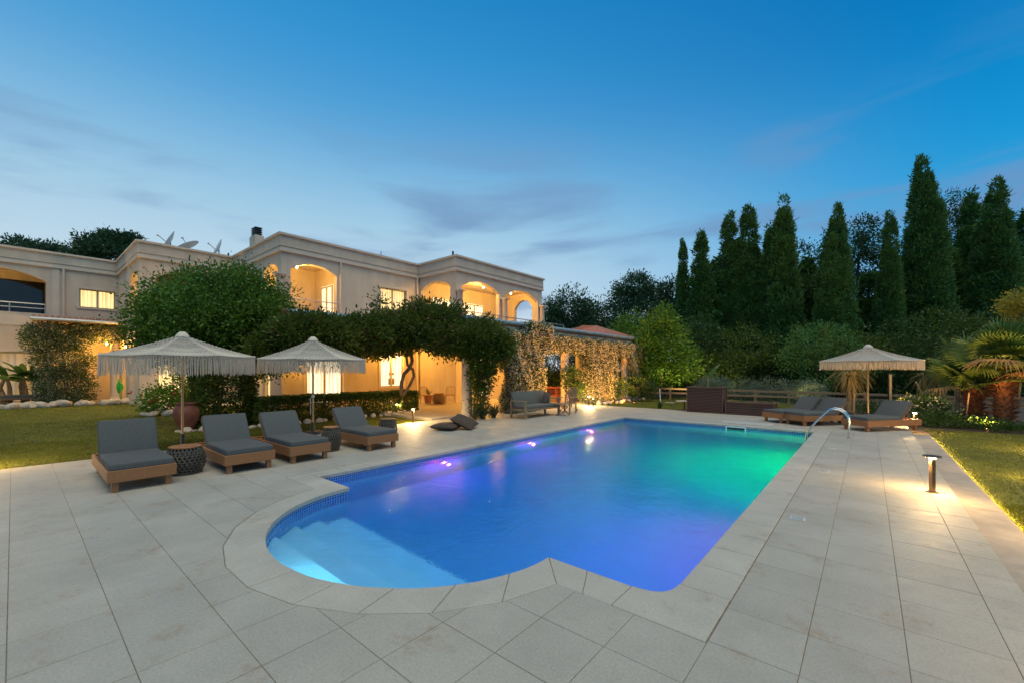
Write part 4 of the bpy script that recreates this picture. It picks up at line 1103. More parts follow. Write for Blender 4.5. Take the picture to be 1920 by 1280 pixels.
fan_palm(1882, 795, 2.0, .19, 26, 'large fan palm with rough red brown trunk at the right edge', 1, 1.1)
fan_palm(1826, 790, 1.15, .18, 20, 'lower fan palm with short trunk left of the large one', 2, 1.1)
fan_palm(1962, 800, 1.5, .26, 18, 'fan palm mostly beyond the right edge behind the lawn', 3, 1.0)
# --- yuccas with drooping heads
def yucca(u, v, Z, h, heads, label, m=PALMG, droopy=.9, L=.75, n=70):
    b = spot(u, v, Z); t = thing('yucca_tree', (b.x, b.y, -.1), label, 'tree', 'yuccas by the fence')
    mb = MB(); hp = []
    for k in range(heads):
        a = k * 2.4; e = Vector((math.cos(a) * .22 * (heads > 1), math.sin(a) * .22 * (heads > 1), h - .14 * k))
        mb.tube([(0, 0, 0), (e.x * .2, e.y * .2, h * .45), tuple(e * .7 + Vector((0, 0, e.z * .08))), tuple(e)], [.075, .06, .05, .04], 8); hp.append(e)
    mb.build('trunk', PALEBARK, t, True)
    for e in hp:
        P = np.tile(np.array(e), (n, 1)) + rng.normal(size=(n, 3)) * .05
        q = MB()
        for i in range(n):
            a = random.uniform(0, 6.28); el = random.uniform(-.9, 1.2); d = Vector((math.cos(a) * math.cos(el), math.sin(a) * math.cos(el), math.sin(el)))
            s = d.cross(Vector((0, 0, 1))).normalized() * .017; l = L * random.uniform(.6, 1.1); c = len(q.v)
            for kk, w in ((0, .6), (.4, 1), (.75, .7), (1, .05)):
                p = e + d * l * kk + Vector((0, 0, -droopy * l * kk * kk * .6)); q.v += [tuple(p - s * w), tuple(p + s * w)]
            for kk in range(3): q.f.append((c + 2 * kk, c + 2 * kk + 1, c + 2 * kk + 3, c + 2 * kk + 2))
        o = q.build('leaf_crown', m, t); o['kind'] = 'stuff'
DRYG = leafmat('dry_grass_leaf', (.20, .17, .05), (.34, .26, .09), None, .35, .6)
yucca(1592, 775, 17.2, 1.95, 3, 'yucca with drooping straw coloured head under the lone umbrella', DRYG, 1.3, .8, 90)
yucca(1742, 772, 17.5, 1.75, 2, 'thin yucca right of the lone umbrella with dry drooping leaves', DRYG, 1.2, .75, 80)
yucca(1795, 770, 16.5, 2.9, 2, 'tall green yucca left of the fan palms', PALMG, .35, .8, 80)
yucca(1768, 775, 17, 2.0, 2, 'shorter green yucca between the thin yucca and the palms', PALMG, .4, .7, 70)
for i, (u, v, Z, w, h, lab) in enumerate([(1728, 755, 15, 34, 14, 'white flowering bush right of the third lounger'), (1760, 785, 14.2, 36, 9, 'low green planting at the lawn edge below the flowering bush'),
        (1836, 797, 13.5, 40, 8, 'low dark planting at the foot of the short palm'), (1904, 806, 13, 36, 8, 'low dark planting at the foot of the large palm'), (1640, 765, 17.4, 40, 10, 'low planting under the lone umbrella by the fence'), (1470, 758, 23, 34, 12, 'low dark planting inside the fence behind the twin loungers')]):
    t = tree('border_plant', u, v, Z, [(0, 0, w, h, 70), (w * .5, h * .4, w * .6, h * .6, 40)], lab, DARKB, .09, 22, .16, seed=100 + i, group='low planting along the east border', cat='plant', r0=.015)
    if i == 0:
        px = Z / 789.97; P, _ = blob((0, 0, 0), (w * px, w * px, h * px), 260, 3, .2); c = spot(u, v, Z); P = P + np.array(c - t.location); leaves('flowers', P, rng.normal(size=P.shape), .07, .06, JASF, t)['kind'] = 'stuff'
# --- banana plants
def big_leaf(L, W, seed):
    rg = random.Random(seed); mb = MB(); n = 8
    for i in range(n + 1):
        k = i / n; w = W * math.sin(math.pi * min(1, .08 + k * .92)) ** .6 * (1 - .25 * k); x = L * k; z = .35 * L * k - .55 * L * k * k
        mb.v += [(x, -w, z - w * .25 + rg.gauss(0, .012)), (x, 0, z), (x, w, z - w * .25 + rg.gauss(0, .012))]
    for i in range(n):
        for j in (0, 1): mb.f.append((3 * i + j, 3 * i + j + 1, 3 * i + 4 + j, 3 * i + 3 + j))
    return mb
BL = [big_leaf(1.2, .2, k).mesh('leaf', BAN, True) for k in range(3)]
BANT = mat('banana_stem', (.34, .19, .08), .8, .3, 8, .4, 20)
for i, (u, v, Z, h, lab) in enumerate([(12, 752, 21, 1.5, 'banana plant cut by the left edge with leaning stems'), (42, 752, 21.4, 1.6, 'banana plant with a bright drooping leaf left of the jasmine'), (66, 752, 21.8, 1.3, 'shorter banana plant beside the jasmine column')]):
    b = spot(u, v, Z); t = thing('banana_plant', (b.x, b.y, .0), lab, 'plant', 'banana plants by the west porch')
    for k in range(3): MB().tube([(random.gauss(0, .2), random.gauss(0, .2), 0), (random.gauss(0, .12), random.gauss(0, .12), h * .6), (0, 0, h)], [.1, .08, .05], 8).build('stem', BANT, t, True)
    for k in range(9):
        l = link('leaf', BL[k % 3], t, (0, 0, h - .1), (random.gauss(0, .3), R(random.uniform(-60, 5)), k * .7 + i)); s = random.uniform(.75, 1.1); l.scale = (s, s, s)
# --- edging stones: every stone its own thing
def rock_mesh(seed):
    bm = bmesh.new(); bmesh.ops.create_icosphere(bm, subdivisions=2, radius=1); r = np.random.default_rng(seed)
    V = np.array([v.co[:] for v in bm.verts]); q = 1 + .22 * lump(V, seed, 1.8) + .10 * lump(V, seed + 1, 4)
    for v, p, k in zip(bm.verts, V, q): v.co = Vector(p * k * np.array((1, .8, .62)))
    me = bpy.data.meshes.new('edging_stone'); bm.to_mesh(me); bm.free(); me.materials.append(ROCK)
    me.polygons.foreach_set('use_smooth', [True] * len(me.polygons)); me.update(); return me
RK = [rock_mesh(k) for k in range(6)]
def stones(p, q, n, s0, s1, label, group, jit=.1):
    p, q = Vector(p), Vector(q)
    for i in range(n):
        c = p.lerp(q, (i + .5) / n) + Vector((random.gauss(0, jit), random.gauss(0, jit), 0)); s = random.uniform(s0, s1)
        o = link('edging_stone', random.choice(RK), None, (c.x, c.y, -.04 + s * .38), (random.gauss(0, .2), random.gauss(0, .2), random.uniform(0, 6.28)))
        o.scale = (s * random.uniform(.9, 1.3), s, s * random.uniform(.85, 1.25)); tag(o, label, 'rock', group)
stones((-30.75, -.3, 0), (-30.3, 4.1, 0), 15, .18, .34, 'rough pale rock in the row below the west porch jasmine', 'rocks edging the west porch')
stones((-21.5, 3.2, 0), (-21.3, 5.3, 0), 7, .16, .26, 'white rock in the short row round the red flowered bush', 'rocks edging the red flowered bush')
stones((-14.75, 4.6, 0), (-14.65, 11.3, 0), 22, .1, .17, 'white rock in the row along the foot of the low hedge', 'rocks edging the low hedge', .05)
stones((-10.6, 19.7, 0), (-10.5, 25.2, 0), 20, .11, .20, 'white rock in the row below the pergola jasmine', 'rocks edging the pergola jasmine')
stones((-15.3, 3.2, 0), (-14.9, 4.5, 0), 5, .1, .18, 'white rock at the foot of the clipped column beside the urn', 'rocks beside the urn', .06)
# ================================================================== FURNITURE AND SMALL THINGS
TEAK = mat('teak', (.30, .13, .048), .5, .28, 5, .25, 40, stretch=(6, 6, 30))
TEAKD = mat('dark_teak', (.18, .10, .05), .6, .25, 6, .3, 40, stretch=(6, 6, 24))
CUSH = mat('grey_cushion', (.10, .103, .096), .9, .1, 30, .35, 420, spec=.2)
PIPING = mat('cushion_piping', (.085, .09, .097), .9, .1, 30)
def kids(o): return [c for c in col.objects if c.parent == o]
# --- sun loungers: foot at the origin, head towards -x
def make_lounger(angle):
    t = thing('sun_lounger', (0, 0, 0), '', 'sun lounger')
    W = .40
    mb = MB(); mb.rbox(-.035, 0, -W, W, .15, .325, .005, 1); mb.build('front_board', TEAK, t)
    mb = MB(); mb.rbox(-2.0, -1.965, -W, W, .15, .325, .005, 1); mb.build('rear_board', TEAK, t)
    for s in (-1, 1):
        mb = MB(); mb.rbox(-1.963, -.037, s * W - (.035 if s > 0 else 0), s * W + (.035 if s < 0 else 0), .15, .325, .005, 1); mb.build('side_board', TEAK, t)
    for x in (-.09, -1.85):
        for y in (-.31, .31):
            mb = MB(); mb.rbox(x - .04, x + .04, y - .04, y + .04, 0, .26, .005, 1); mb.build('leg', TEAK, t)
    for k in range(9): MB().rbox(-1.9 + k * .21, -1.80 + k * .21, -W + .04, W - .04, .27, .292, .003, 1).build('slat', TEAK, t)
    c = MB().rbox(-1.29, -.015, -.375, .375, .30, .425, .028, 3).build('seat_cushion', CUSH, t, True)
    p = MB(); p.tube([(-1.27, -.377, .345), (-.03, -.377, .345), (-.013, -.36, .345), (-.013, .36, .345), (-.03, .377, .345), (-1.27, .377, .345)], .005, 5); p.build('piping', PIPING, c)
    b = MB(); b.rbox(-.62, 0, -.37, .37, -.02, .0, .004, 1)
    br = b.build('backrest', TEAK, t, False, (-1.27, 0, .325), (0, R(angle), 0))
    bc = MB().rbox(-.635, .02, -.375, .375, .0, .115, .028, 3).build('back_cushion', CUSH, br, True)
    p = MB(); p.tube([(.0, -.377, .045), (-.625, -.377, .045), (-.637, -.36, .045), (-.637, .36, .045), (-.625, .377, .045), (0, .377, .045)], .005, 5); p.build('piping', PIPING, br)
    L = .5; a = R(angle)
    pr = MB(); ex, ez = -1.27 - L * math.cos(a), .325 + L * math.sin(a)
    for y in (-.25, .25): pr.tube([(ex, y, ez), (min(-1.4, ex - .15), y, .28)], .014, 5)
    pr.build('prop', TEAK, t)
    return t
LG = 'sun loungers with grey cushions'
lp = [(1.27, 66, 'teak sun lounger with the most upright back, nearest the left edge'), (2.72, 56, 'teak sun lounger between the first woven table and the third lounger'),
      (3.78, 52, 'teak sun lounger left of the taller slim woven table'), (5.4, 50, 'teak sun lounger nearest the floor cushions on the left row')]
for y, a, lab in lp:
    t = make_lounger(a); t.location = (-8.36, y, 0); t.rotation_euler = (0, 0, R(random.uniform(-1, 1))); tag(t, lab, group=LG)
for (x, y), lab in (((-2.55, 16.85), 'teak sun lounger farther of the pair on the right side of the pool'), ((-1.85, 16.45), 'teak sun lounger nearer of the pair on the right side of the pool'), ((-.32, 16.12), 'teak sun lounger alone by the pool ladder rail')):
    t = make_lounger(48); t.location = (x, y, 0); t.rotation_euler = (0, 0, R(180 + 52)); tag(t, lab, group=LG)
# --- macrame umbrellas
ROPE = mat('cotton_rope', (.62, .53, .41), .9, .12, 30)
POLE = mat('pine_pole', (.50, .32, .15), .55, .2, 5, .1, 40, stretch=(8, 8, 1))
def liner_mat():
    m, t = newmat('dark_liner')  # added liner, darkness seen through the weave's holes put into its colour
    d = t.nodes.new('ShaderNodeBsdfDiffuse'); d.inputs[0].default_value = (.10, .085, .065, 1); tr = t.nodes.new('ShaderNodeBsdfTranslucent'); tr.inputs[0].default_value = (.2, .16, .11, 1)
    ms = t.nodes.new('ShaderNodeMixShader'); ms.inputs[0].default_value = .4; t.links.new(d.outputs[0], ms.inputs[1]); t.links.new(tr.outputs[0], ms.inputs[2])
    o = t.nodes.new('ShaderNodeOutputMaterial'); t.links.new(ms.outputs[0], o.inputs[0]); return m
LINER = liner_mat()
def umbrella(loc, Rr, zt, zr, fr, rz, label, tie=False):
    t = thing('parasol', loc, label, 'parasol', 'fringed macrame parasols', rz)
    N = 8; corner = [(math.cos(2 * math.pi * k / N), math.sin(2 * math.pi * k / N)) for k in range(N)]
    def pt(k, f, s):                      # side k, fraction f along it, s = 0 top .. 1 rim
        a, b = corner[k % N], corner[(k + 1) % N]; r = Rr * s
        x = (a[0] + (b[0] - a[0]) * f) * r; y = (a[1] + (b[1] - a[1]) * f) * r
        sag = -.018 * math.sin(math.pi * f) * s ** 2 - .06 * math.sin(math.pi * s) * (0.4 + .6 * math.sin(math.pi * f))
        rise = (zt - zr) * (1 - s ** .93)
        return Vector((x * (1 + .012 * math.sin(math.pi * f)), y * (1 + .012 * math.sin(math.pi * f)), zr + rise + sag))
    ln = MB(); ns, nf = 10, 4
    for k in range(N):
        q = len(ln.v)
        for i in range(ns + 1):
            for j in range(nf + 1): p = pt(k, j / nf, .03 + .97 * i / ns); ln.v.append((p.x, p.y, p.z - .022))
        for i in range(ns):
            for j in range(nf): a = q + i * (nf + 1) + j; ln.f.append((a, a + nf + 1, a + nf + 2, a + 1))
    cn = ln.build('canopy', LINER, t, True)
    rp = MB(); rows = 38
    for i in range(1, rows + 1):
        s = i / rows; per = max(3, int(2 * Rr * s * math.sin(math.pi / N) / .036)); pts = []
        for k in range(N):
            for j in range(per):
                p = pt(k, j / per, s + (.0095 if (j + i) % 2 else -.013)); p.z += .006 * ((j + i) % 2); pts.append(p)
        pts.append(pts[0]); rp.tube(pts, (.0088 if i < rows else .018), 4, False)
    o = rp.build('crochet_row', ROPE, cn, True); o['kind'] = 'stuff'
    mb = MB(); mb.lathe([(0, .06), (.05, .055), (.09, .02), (.13, -.03), (.14, -.06)], 14, Matrix.Translation((0, 0, zt - .0))); mb.build('finial', ROPE, t, True)
    fg = MB()
    for k in range(N):
        m = int(2 * Rr * math.sin(math.pi / N) / .0225)
        for j in range(m):
            p = pt(k, (j + .5) / m, 1.0); l = fr * random.uniform(.86, 1.04) ; dx, dy = random.gauss(0, .008), random.gauss(0, .008)
            out = Vector((p.x, p.y, 0)).normalized() * .012
            fg.tube([p + out * .5, p + out + Vector((dx * .5, dy * .5, -l * .5)), p + out + Vector((dx, dy, -l))], [.0056, .0064, .005], 4, False)
    o = fg.build('fringe', ROPE, t); o['kind'] = 'stuff'
    mb = MB(); mb.tube([(0, 0, 0), (0, 0, zt - .02)], .026, 12); pl = mb.build('pole', POLE, t, True)
    for k in range(N):
        MB().tube([Vector((0, 0, zt - .1)), pt(k, 0, .5) - Vector((0, 0, .045)), pt(k, 0, .985) - Vector((0, 0, .04))], .012, 6).build('rib', POLE, t, True)
        MB().tube([(0, 0, zr - .12), pt(k, 0, .5) - Vector((0, 0, .05))], .01, 6).build('strut', POLE, t, True)
    MB().lathe([(.04, zr - .17), (.055, zr - .15), (.055, zr - .08), (.035, zr - .06)], 12).build('runner', POLE, t, True)
    MB().lathe([(.0, 0), (.25, 0), (.25, .05), (.22, .07), (.05, .08), (.045, .32), (.03, .33)], 24).build('base', mat('umbrella_base', (.05, .05, .05), .5, .1, 9), t, True)
    if tie:
        mb = MB(); mb.lathe([(.034, 1.02), (.04, 1.03), (.04, 1.08), (.034, 1.09)], 10); mb.tube([(.03, -.03, 1.06), (.0, -.075, .98), (-.01, -.07, .75), (.0, -.066, .55)], .009, 6); mb.build('tie_cord', mat('white_cord', (.7, .68, .62), .8), t, True)
    return t
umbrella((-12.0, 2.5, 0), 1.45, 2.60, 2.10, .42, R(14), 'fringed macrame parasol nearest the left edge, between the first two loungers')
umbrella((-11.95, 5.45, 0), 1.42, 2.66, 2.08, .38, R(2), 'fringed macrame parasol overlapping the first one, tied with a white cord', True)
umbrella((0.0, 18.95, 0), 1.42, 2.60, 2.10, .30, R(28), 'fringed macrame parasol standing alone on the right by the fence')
# --- woven drum tables
WICK = mat('dark_wicker', (.10, .085, .065), .6, .3, 30)
WICKB = mat('honey_wicker', (.40, .22, .08), .6, .3, 30)
def drum(loc, r, h, label, m=WICK, top=TEAKD, n=26, inner=True):
    t = thing('woven_table', loc, label, 'side table', 'woven drum side tables')
    def rr(f): return r * (.74 + .26 * math.sin(math.pi * min(1, max(0, f * .94 + .03))))
    w = MB()
    for d in (-1, 1):
        for i in range(n):
            a0 = 2 * math.pi * i / n; pts = []
            for k in range(13):
                f = k / 12; a = a0 + d * .9 * f; q = rr(f) + .004 * d * (-1) ** k; pts.append((q * math.cos(a), q * math.sin(a), h * f * .96))
            w.tube(pts, .0085, 4, False)
    for k in range(1, 10):
        f = k / 10; w.tube([(rr(f) * math.cos(a * .2618), rr(f) * math.sin(a * .2618), h * f * .96) for a in range(25)], .006, 4, False)
    o = w.build('weave', m, t); o['kind'] = 'stuff'
    if inner: MB().lathe([(rr(k / 6) - .05, h * k / 6 * .94 + .005) for k in range(7)], 20).build('shade_drum', mat('wicker_shadow', (.03, .025, .02), .9, .1, 9), t, True)  # dark lining added, shade inside the weave put into its colour
    MB().lathe([(0, h * .955), (rr(1) + .012, h * .955), (rr(1) + .016, h * .97), (rr(1) + .016, h), (rr(1) + .008, h + .008), (0, h + .008)], 24).build('table_top', top, t, True)
    MB().lathe([(rr(0) - .015, 0), (rr(0) + .012, .0), (rr(0) + .012, .025), (rr(0) - .015, .025)], 24).build('base_ring', m, t, True)
    return t
drum((-9.08, 1.93, 0), .29, .47, 'wide dark woven table between the first and second loungers', top=TEAK)
drum((-9.12, 4.56, 0), .20, .53, 'slim taller woven table between the third and fourth loungers', top=TEAK)
drum((-9.75, 6.42, 0), .24, .50, 'woven table with a pale rim half hidden behind the fourth lounger', n=18)
drum((-.55, 18.0, 0), .26, .42, 'low woven table behind the lone lounger under the right parasol')
drum((-16.65, 13.95, .05), .33, .56, 'honey coloured woven table between the two porch chairs', WICKB, WICKB)
# --- bollard lamps
BOLL = mat('bronze_metal', (.22, .15, .09), .35, .15, 12, metal=.8)
WARM_B = (1, .64, .26)
LED = emitmat('lit_led', (1, .80, .48), 22)
def bollard(x, y, label, h=.5, p=9, z=0):
    t = thing('bollard_light', (x, y, z), label, 'garden light', 'bollard lights along the paving', R(35))
    MB().lathe([(0, 0), (.075, 0), (.075, .008), (.04, .014), (0, .014)], 18).build('base_plate', BOLL, t, True)
    MB().rbox(-.028, .028, -.028, .028, .012, h - .05, .004, 1).build('post', BOLL, t)
    MB().lathe([(0, h - .05), (.03, h - .05), (.055, h - .022), (.0, h - .021)], 16).build('light_ring', LED, t, True)
    MB().lathe([(0, h - .014), (.10, h - .02), (.105, h - .012), (.10, h - .002), (0, h)], 20).build('cap', BOLL, t, True)
    for s in (-1, 1): lamp('led', (s * .075, 0, h - .03), p * 3.2, WARM_B, .03, t)
    return t
bollard(.72, 8.70, 'bollard light nearest the camera on the right paving by the kerb', .54, 17)
bollard(-11.75, 8.72, 'bollard light by the end of the low hedge', .5, 34)
bollard(-10.6, 18.45, 'bollard light glowing in front of the pergola jasmine', .5, 44)
bollard(1.10, 17.9, 'bollard light hidden behind the lone lounger head', .5, 18)
bollard(1.6, 3.4, 'bollard light just beyond the right edge of the photo', .5, 5)
bollard(1.8, 7.0, 'added unseen lamp brightening the east lawn, level with the near bollard', .6, 9, -.08)  # out-of-view lamp added to brighten the lawn and kerb
bollard(2.4, 11.2, 'added unseen lamp brightening the east lawn, farther along', .6, 20, -.08)  # also unseen, added for more light on the grass
bollard(3.3, 15.0, 'added unseen lamp brightening the east lawn, near the palms', .6, 30, -.08)  # last of the unseen lamps added to light the lawn
bollard(-12.3, -.75, 'bollard light just beyond the left edge of the photo', .5, 45)
bollard(-15.0, 10.3, 'bollard light hidden behind the far end of the low hedge', .4, 8)
t = thing('spike_spotlight', (-10.3, 18.35, 0), 'short spike spotlight right beside the bollard at the jasmine', 'garden light')
MB().lathe([(0, 0), (.025, 0), (.025, .28), (.04, .3), (.04, .36), (.0, .362)], 12).build('stake', BOLL, t, True); MB().lathe([(0, .364), (.036, .366), (0, .372)], 12).build('light_ring', LED, t, True)
for tgt, pw in (((-11.2, 16.0, 2.6), 600), ((-11.2, 21.6, 2.4), 420)):
    lamp('led', (.0, 0, .42), pw, (1, .42, .08), .04, t, 'SPOT', (Vector(tgt) - Vector((-10.3, 18.35, .4))).to_track_quat('-Z', 'Y').to_euler(), R(100), .9)
# uplights hidden in the planting at the palms and the west porch
def uplight(x, y, label, p, z=-.08, rot=(0, 0, 0), c=WARM, sz=130):
    t = thing('ground_uplight', (x, y, z), label, 'garden light', 'uplights in the planting')
    MB().lathe([(0, 0), (.05, 0), (.05, .1), (.045, .1), (.04, .07), (0, .07)], 14).build('housing', BOLL, t, True); MB().lathe([(0, .075), (.038, .076), (0, .078)], 12).build('light_ring', LED, t, True)
    lamp('led', (0, 0, .12), p * 2.2, c, .05, t, 'SPOT', (R(180) + rot[0], rot[1], rot[2]), R(sz), .7)
uplight(2.75, 19.0, 'small uplight in the planting before the large fan palm', 420, rot=(R(-20), 0, 0), c=(1, .55, .2))
uplight(.55, 20.6, 'small uplight at the fence behind the lone parasol', 70, rot=(R(-15), 0, 0))
uplight(-.35, 19.6, 'small uplight under the lone parasol', 200, z=0)
for x_, p_, w_ in ((-7.5, 330, 'left of the tall planter'), (-3.0, 420, 'the twin loungers'), (1.2, 420, 'the lone parasol'), (5.2, 380, 'the fan palms')):
    uplight(x_, 28.2, 'uplight in the planting beyond the rail fence, behind ' + w_ if 'left' not in w_ else 'uplight in the planting beyond the rail fence, ' + w_, p_ * .3, -.1, (R(-22), 0, 0), (1, .70, .26), 140)
uplight(-9.75, 15.9, 'small uplight behind the garden armchair facing the jasmine', 560, 0, (0, R(-34), 0), (1, .42, .08), 150)
uplight(-9.6, 21.6, 'small uplight at the rocks below the pergola jasmine', 480, -.03, (0, R(-36), 0), (1, .42, .08), 150)
uplight(-8.6, 25.0, 'small uplight on the north lawn before the bright broadleaf tree', 170, -.03, (R(-18), 0, 0), (1, .74, .3))
uplight(-30.6, -.6, 'small uplight before the banana plants', 300, -.02, (0, R(25), 0), (1, .62, .28))
uplight(-31.2, 4.6, 'small uplight on the lawn before the parrot figure', 380, -.02, (0, R(28), 0), (1, .62, .28))
# --- pool lamps
def pool_light(x, y, z, n, c, p, label, off=.12, dz=-.1):
    t = thing('pool_light', (x, y, z), label, 'pool light', 'round lamps in the pool walls', math.atan2(n[1], n[0]))
    Mx = Matrix.Rotation(R(90), 4, 'Y')
    MB().lathe([(.085, 0), (.12, 0), (.12, .02), (.085, .03)], 20, Mx).build('bezel', mat('white_plastic', (.75, .76, .78), .4, .03, 5), t, True)
    e = tuple(.55 + .45 * k for k in c)
    MB().lathe([(0, .034), (.05, .03), (.085, .014), (.085, .0)], 20, Mx).build('lens', emitmat('lens_' + label.split()[0], e, 9), t, True)
    lamp('led', (off, 0, dz), p, c, .018, t)
VIO, GRN, BLU, CYA = (1, .04, .42), (.0, 1, .10), (.0, .30, 1), (.40, .95, 1)
for y, lab in ((6.05, 'violet pool lamp in the left wall nearest the steps'), (9.1, 'violet pool lamp in the middle of the left wall'), (12.2, 'violet pool lamp at the far end of the left wall')):
    pool_light(PX0 + .005, y, -.52, (1, 0), VIO, 100 if y < 11 else 70, lab, .16)
pool_light(PX1 - .005, 11.2, -.6, (-1, 0), GRN, 1150, 'green pool lamp under the right coping near the ladder', .14)
pool_light(PX1 - .005, 5.7, -.55, (-1, 0), (1, .03, .22), 600, 'magenta pool lamp under the right coping nearest the camera', .14)
pool_light(PX1 - .005, 8.4, -.6, (-1, 0), BLU, 5, 'blue pool lamp under the middle of the right coping')
pool_light(-1.75, PY0 + .005, -.6, (0, 1), (.0, .5, 1), 26, 'blue pool lamp in the near wall right of the steps')
pool_light(-6.6, PY0 + .005, -.6, (0, 1), BLU, 4, 'blue pool lamp in the near wall left of the steps')
pool_light(-3.9, PY0 - AB * .985 + .03, -.235, (0, 1), CYA, 26, 'pale pool lamp in the curved wall over the steps', .10, .02)
# --- ladder rails, skimmer, lids
CHROME = mat('brushed_steel', (.62, .62, .60), .22, .06, 20, metal=1)
t = thing('pool_ladder_rail', (-.8, 14.1, 0), 'bent steel grab rails of the pool ladder at the far right corner', 'handrail')
for k, y in enumerate((-.02, .5)):
    pts = [(.42, y, 0), (.42, y, .45)] + [(.42 - .3 + .3 * math.cos(R(a)), y, .45 + .3 * math.sin(R(a))) for a in (20, 45, 70, 95, 115)] + [(-.30, y, .36), (-.5, y, .05), (-.52, y, -.5)]
    MB().tube(pts, .022, 10).build('rail', CHROME, t, True); MB().lathe([(0, 0), (.05, 0), (.05, .02), (.025, .03)], 14, Matrix.Translation((.42, y, .005))).build('flange', CHROME, t, True)
mb = MB(); mb.box(-.53, -.47, .0, .5, -.42, -.40); mb.build('step', CHROME, t)
WHITE = mat('white_plastic', (.75, .76, .78), .4, .03, 5)
t = thing('pool_skimmer', (-3.25, PY1 - .004, -.1), 'white framed skimmer mouth in the far wall of the pool', 'skimmer')
mb = MB(); mb.box(-.3, .3, -.02, 0, .04, .075); mb.box(-.3, -.26, -.02, 0, -.09, .04); mb.box(.26, .3, -.02, 0, -.09, .04); mb.box(-.3, .3, -.02, 0, -.12, -.09); mb.build('frame', WHITE, t)
mb = MB(); mb.box(-.26, .26, -.006, .0, -.09, .04); mb.build('mouth_plate', mat('mouth_shade', (.02, .04, .05), .6), t)  # flat plate, darkness of the open mouth put into its colour
for u, v, lab in ((1495, 971, 'small square white lid in the paving nearest the camera'), (1545, 883, 'small white lid in the paving halfway along the right side'), (1560, 840, 'small white lid in the paving near the ladder')):
    g = ground_at(u, v); t = thing('drain_lid', (g.x, g.y, .004), lab, 'lid', 'lids in the right hand paving')
    mb = MB(); mb.rbox(-.075, .075, -.075, .075, -.02, .004, .003, 1); mb.build('frame', mat('lid_frame', (.5, .5, .48), .5), t); mb = MB(); mb.rbox(-.058, .058, -.058, .058, .0, .007, .002, 1); mb.build('cover', mat('lid_grey', (.36, .37, .36), .5), t)
t = thing('access_hatch', (-3.1, 15.85, .005), 'pale square hatch plate in the paving beyond the far pool edge', 'hatch')
mb = MB(); mb.rbox(-.75, .75, -.33, .33, -.01, .012, .004, 1); mb.build('plate', mat('hatch_plate', (.44, .42, .37), .6, .06, 4), t)
# --- floor cushions
BOUC = mat('brown_cushion', (.075, .052, .035), .95, .3, 26, .6, 160)
def pillow(sx, sy, sz, n=12):
    mb = MB()
    for s in (1, -1):
        q = len(mb.v)
        for i in range(n + 1):
            for j in range(n + 1):
                a, b = 2 * i / n - 1, 2 * j / n - 1; e = (1 - a * a) * (1 - b * b); pin = 1 - .10 * (a * a) * (1 - b * b) * 0 - .06 * (1 - abs(a * b))* (max(abs(a), abs(b)) > .99)
                mb.v.append((a * sx * pin, b * sy * pin, s * sz * e ** .42))
        for i in range(n):
            for j in range(n):
                a = q + i * (n + 1) + j; f = (a, a + n + 1, a + n + 2, a + 1); mb.f.append(f if s > 0 else f[::-1])
    return mb
t = tag(pillow(.40, .40, .11).build('floor_cushion', BOUC, None, True, (-9.72, 8.45, .105), (0, 0, R(20))), 'large brown floor cushion lying flat on the paving', 'cushion')
t = tag(pillow(.38, .38, .11).build('floor_cushion', BOUC, None, True, (-9.42, 8.9, .22), (R(8), R(24), R(30))), 'large brown floor cushion leaning on the flat one', 'cushion')
# --- teak sofa facing the pool
GREYW = mat('weathered_teak', (.25, .18, .11), .65, .2, 6, .3, 40, stretch=(8, 8, 20))
SOFAC = mat('sofa_cushion', (.13, .125, .105), .9, .12, 30, .3, 300)
t = thing('garden_sofa', (-9.85, 13.1, 0), 'teak garden sofa with olive grey cushions facing the pool', 'sofa')
for y in (-1.08, 1.08):
    for x in (-.34, .34): MB().rbox(x - .035, x + .035, y - .035, y + .035, 0, .62 if x > 0 else .66, .006, 1).build('leg', GREYW, t)
    MB().rbox(-.37, .40, y - .045, y + .045, .62, .655, .008, 1).build('armrest', GREYW, t)
    MB().rbox(-.30, .30, y - .02, y + .02, .28, .36, .004, 1).build('side_rail', GREYW, t)
MB().rbox(.31, .35, -1.04, 1.04, .28, .37, .005, 1).build('front_rail', GREYW, t)
MB().rbox(-.36, -.33, -1.04, 1.04, .28, .37, .005, 1).build('rear_rail', GREYW, t)
MB().rbox(-.30, .37, -1.03, 1.03, .37, .47, .025, 2).build('seat_cushion', SOFAC, t, True)
MB().rbox(-.09, .05, -1.03, 1.03, -.02, .52, .03, 3).build('back_cushion', SOFAC, t, True, (-.27, 0, .46), (0, R(-14), 0))
for k in range(9): MB().rbox(-.02, .0, -.95 + k * .23, -.88 + k * .23, -.06, .5, .003, 1).build('back_slat', GREYW, t, False, (-.39, 0, .42), (0, R(-14), 0))
tag(pillow(.24, .24, .085).build('scatter_cushion', mat('taupe_cushion', (.10, .08, .065), .9, .2, 30, .3, 300), None, True, (-9.86, 13.82, .66), (R(90), R(8), R(96))), 'dark taupe scatter cushion on the right end of the garden sofa', 'cushion')
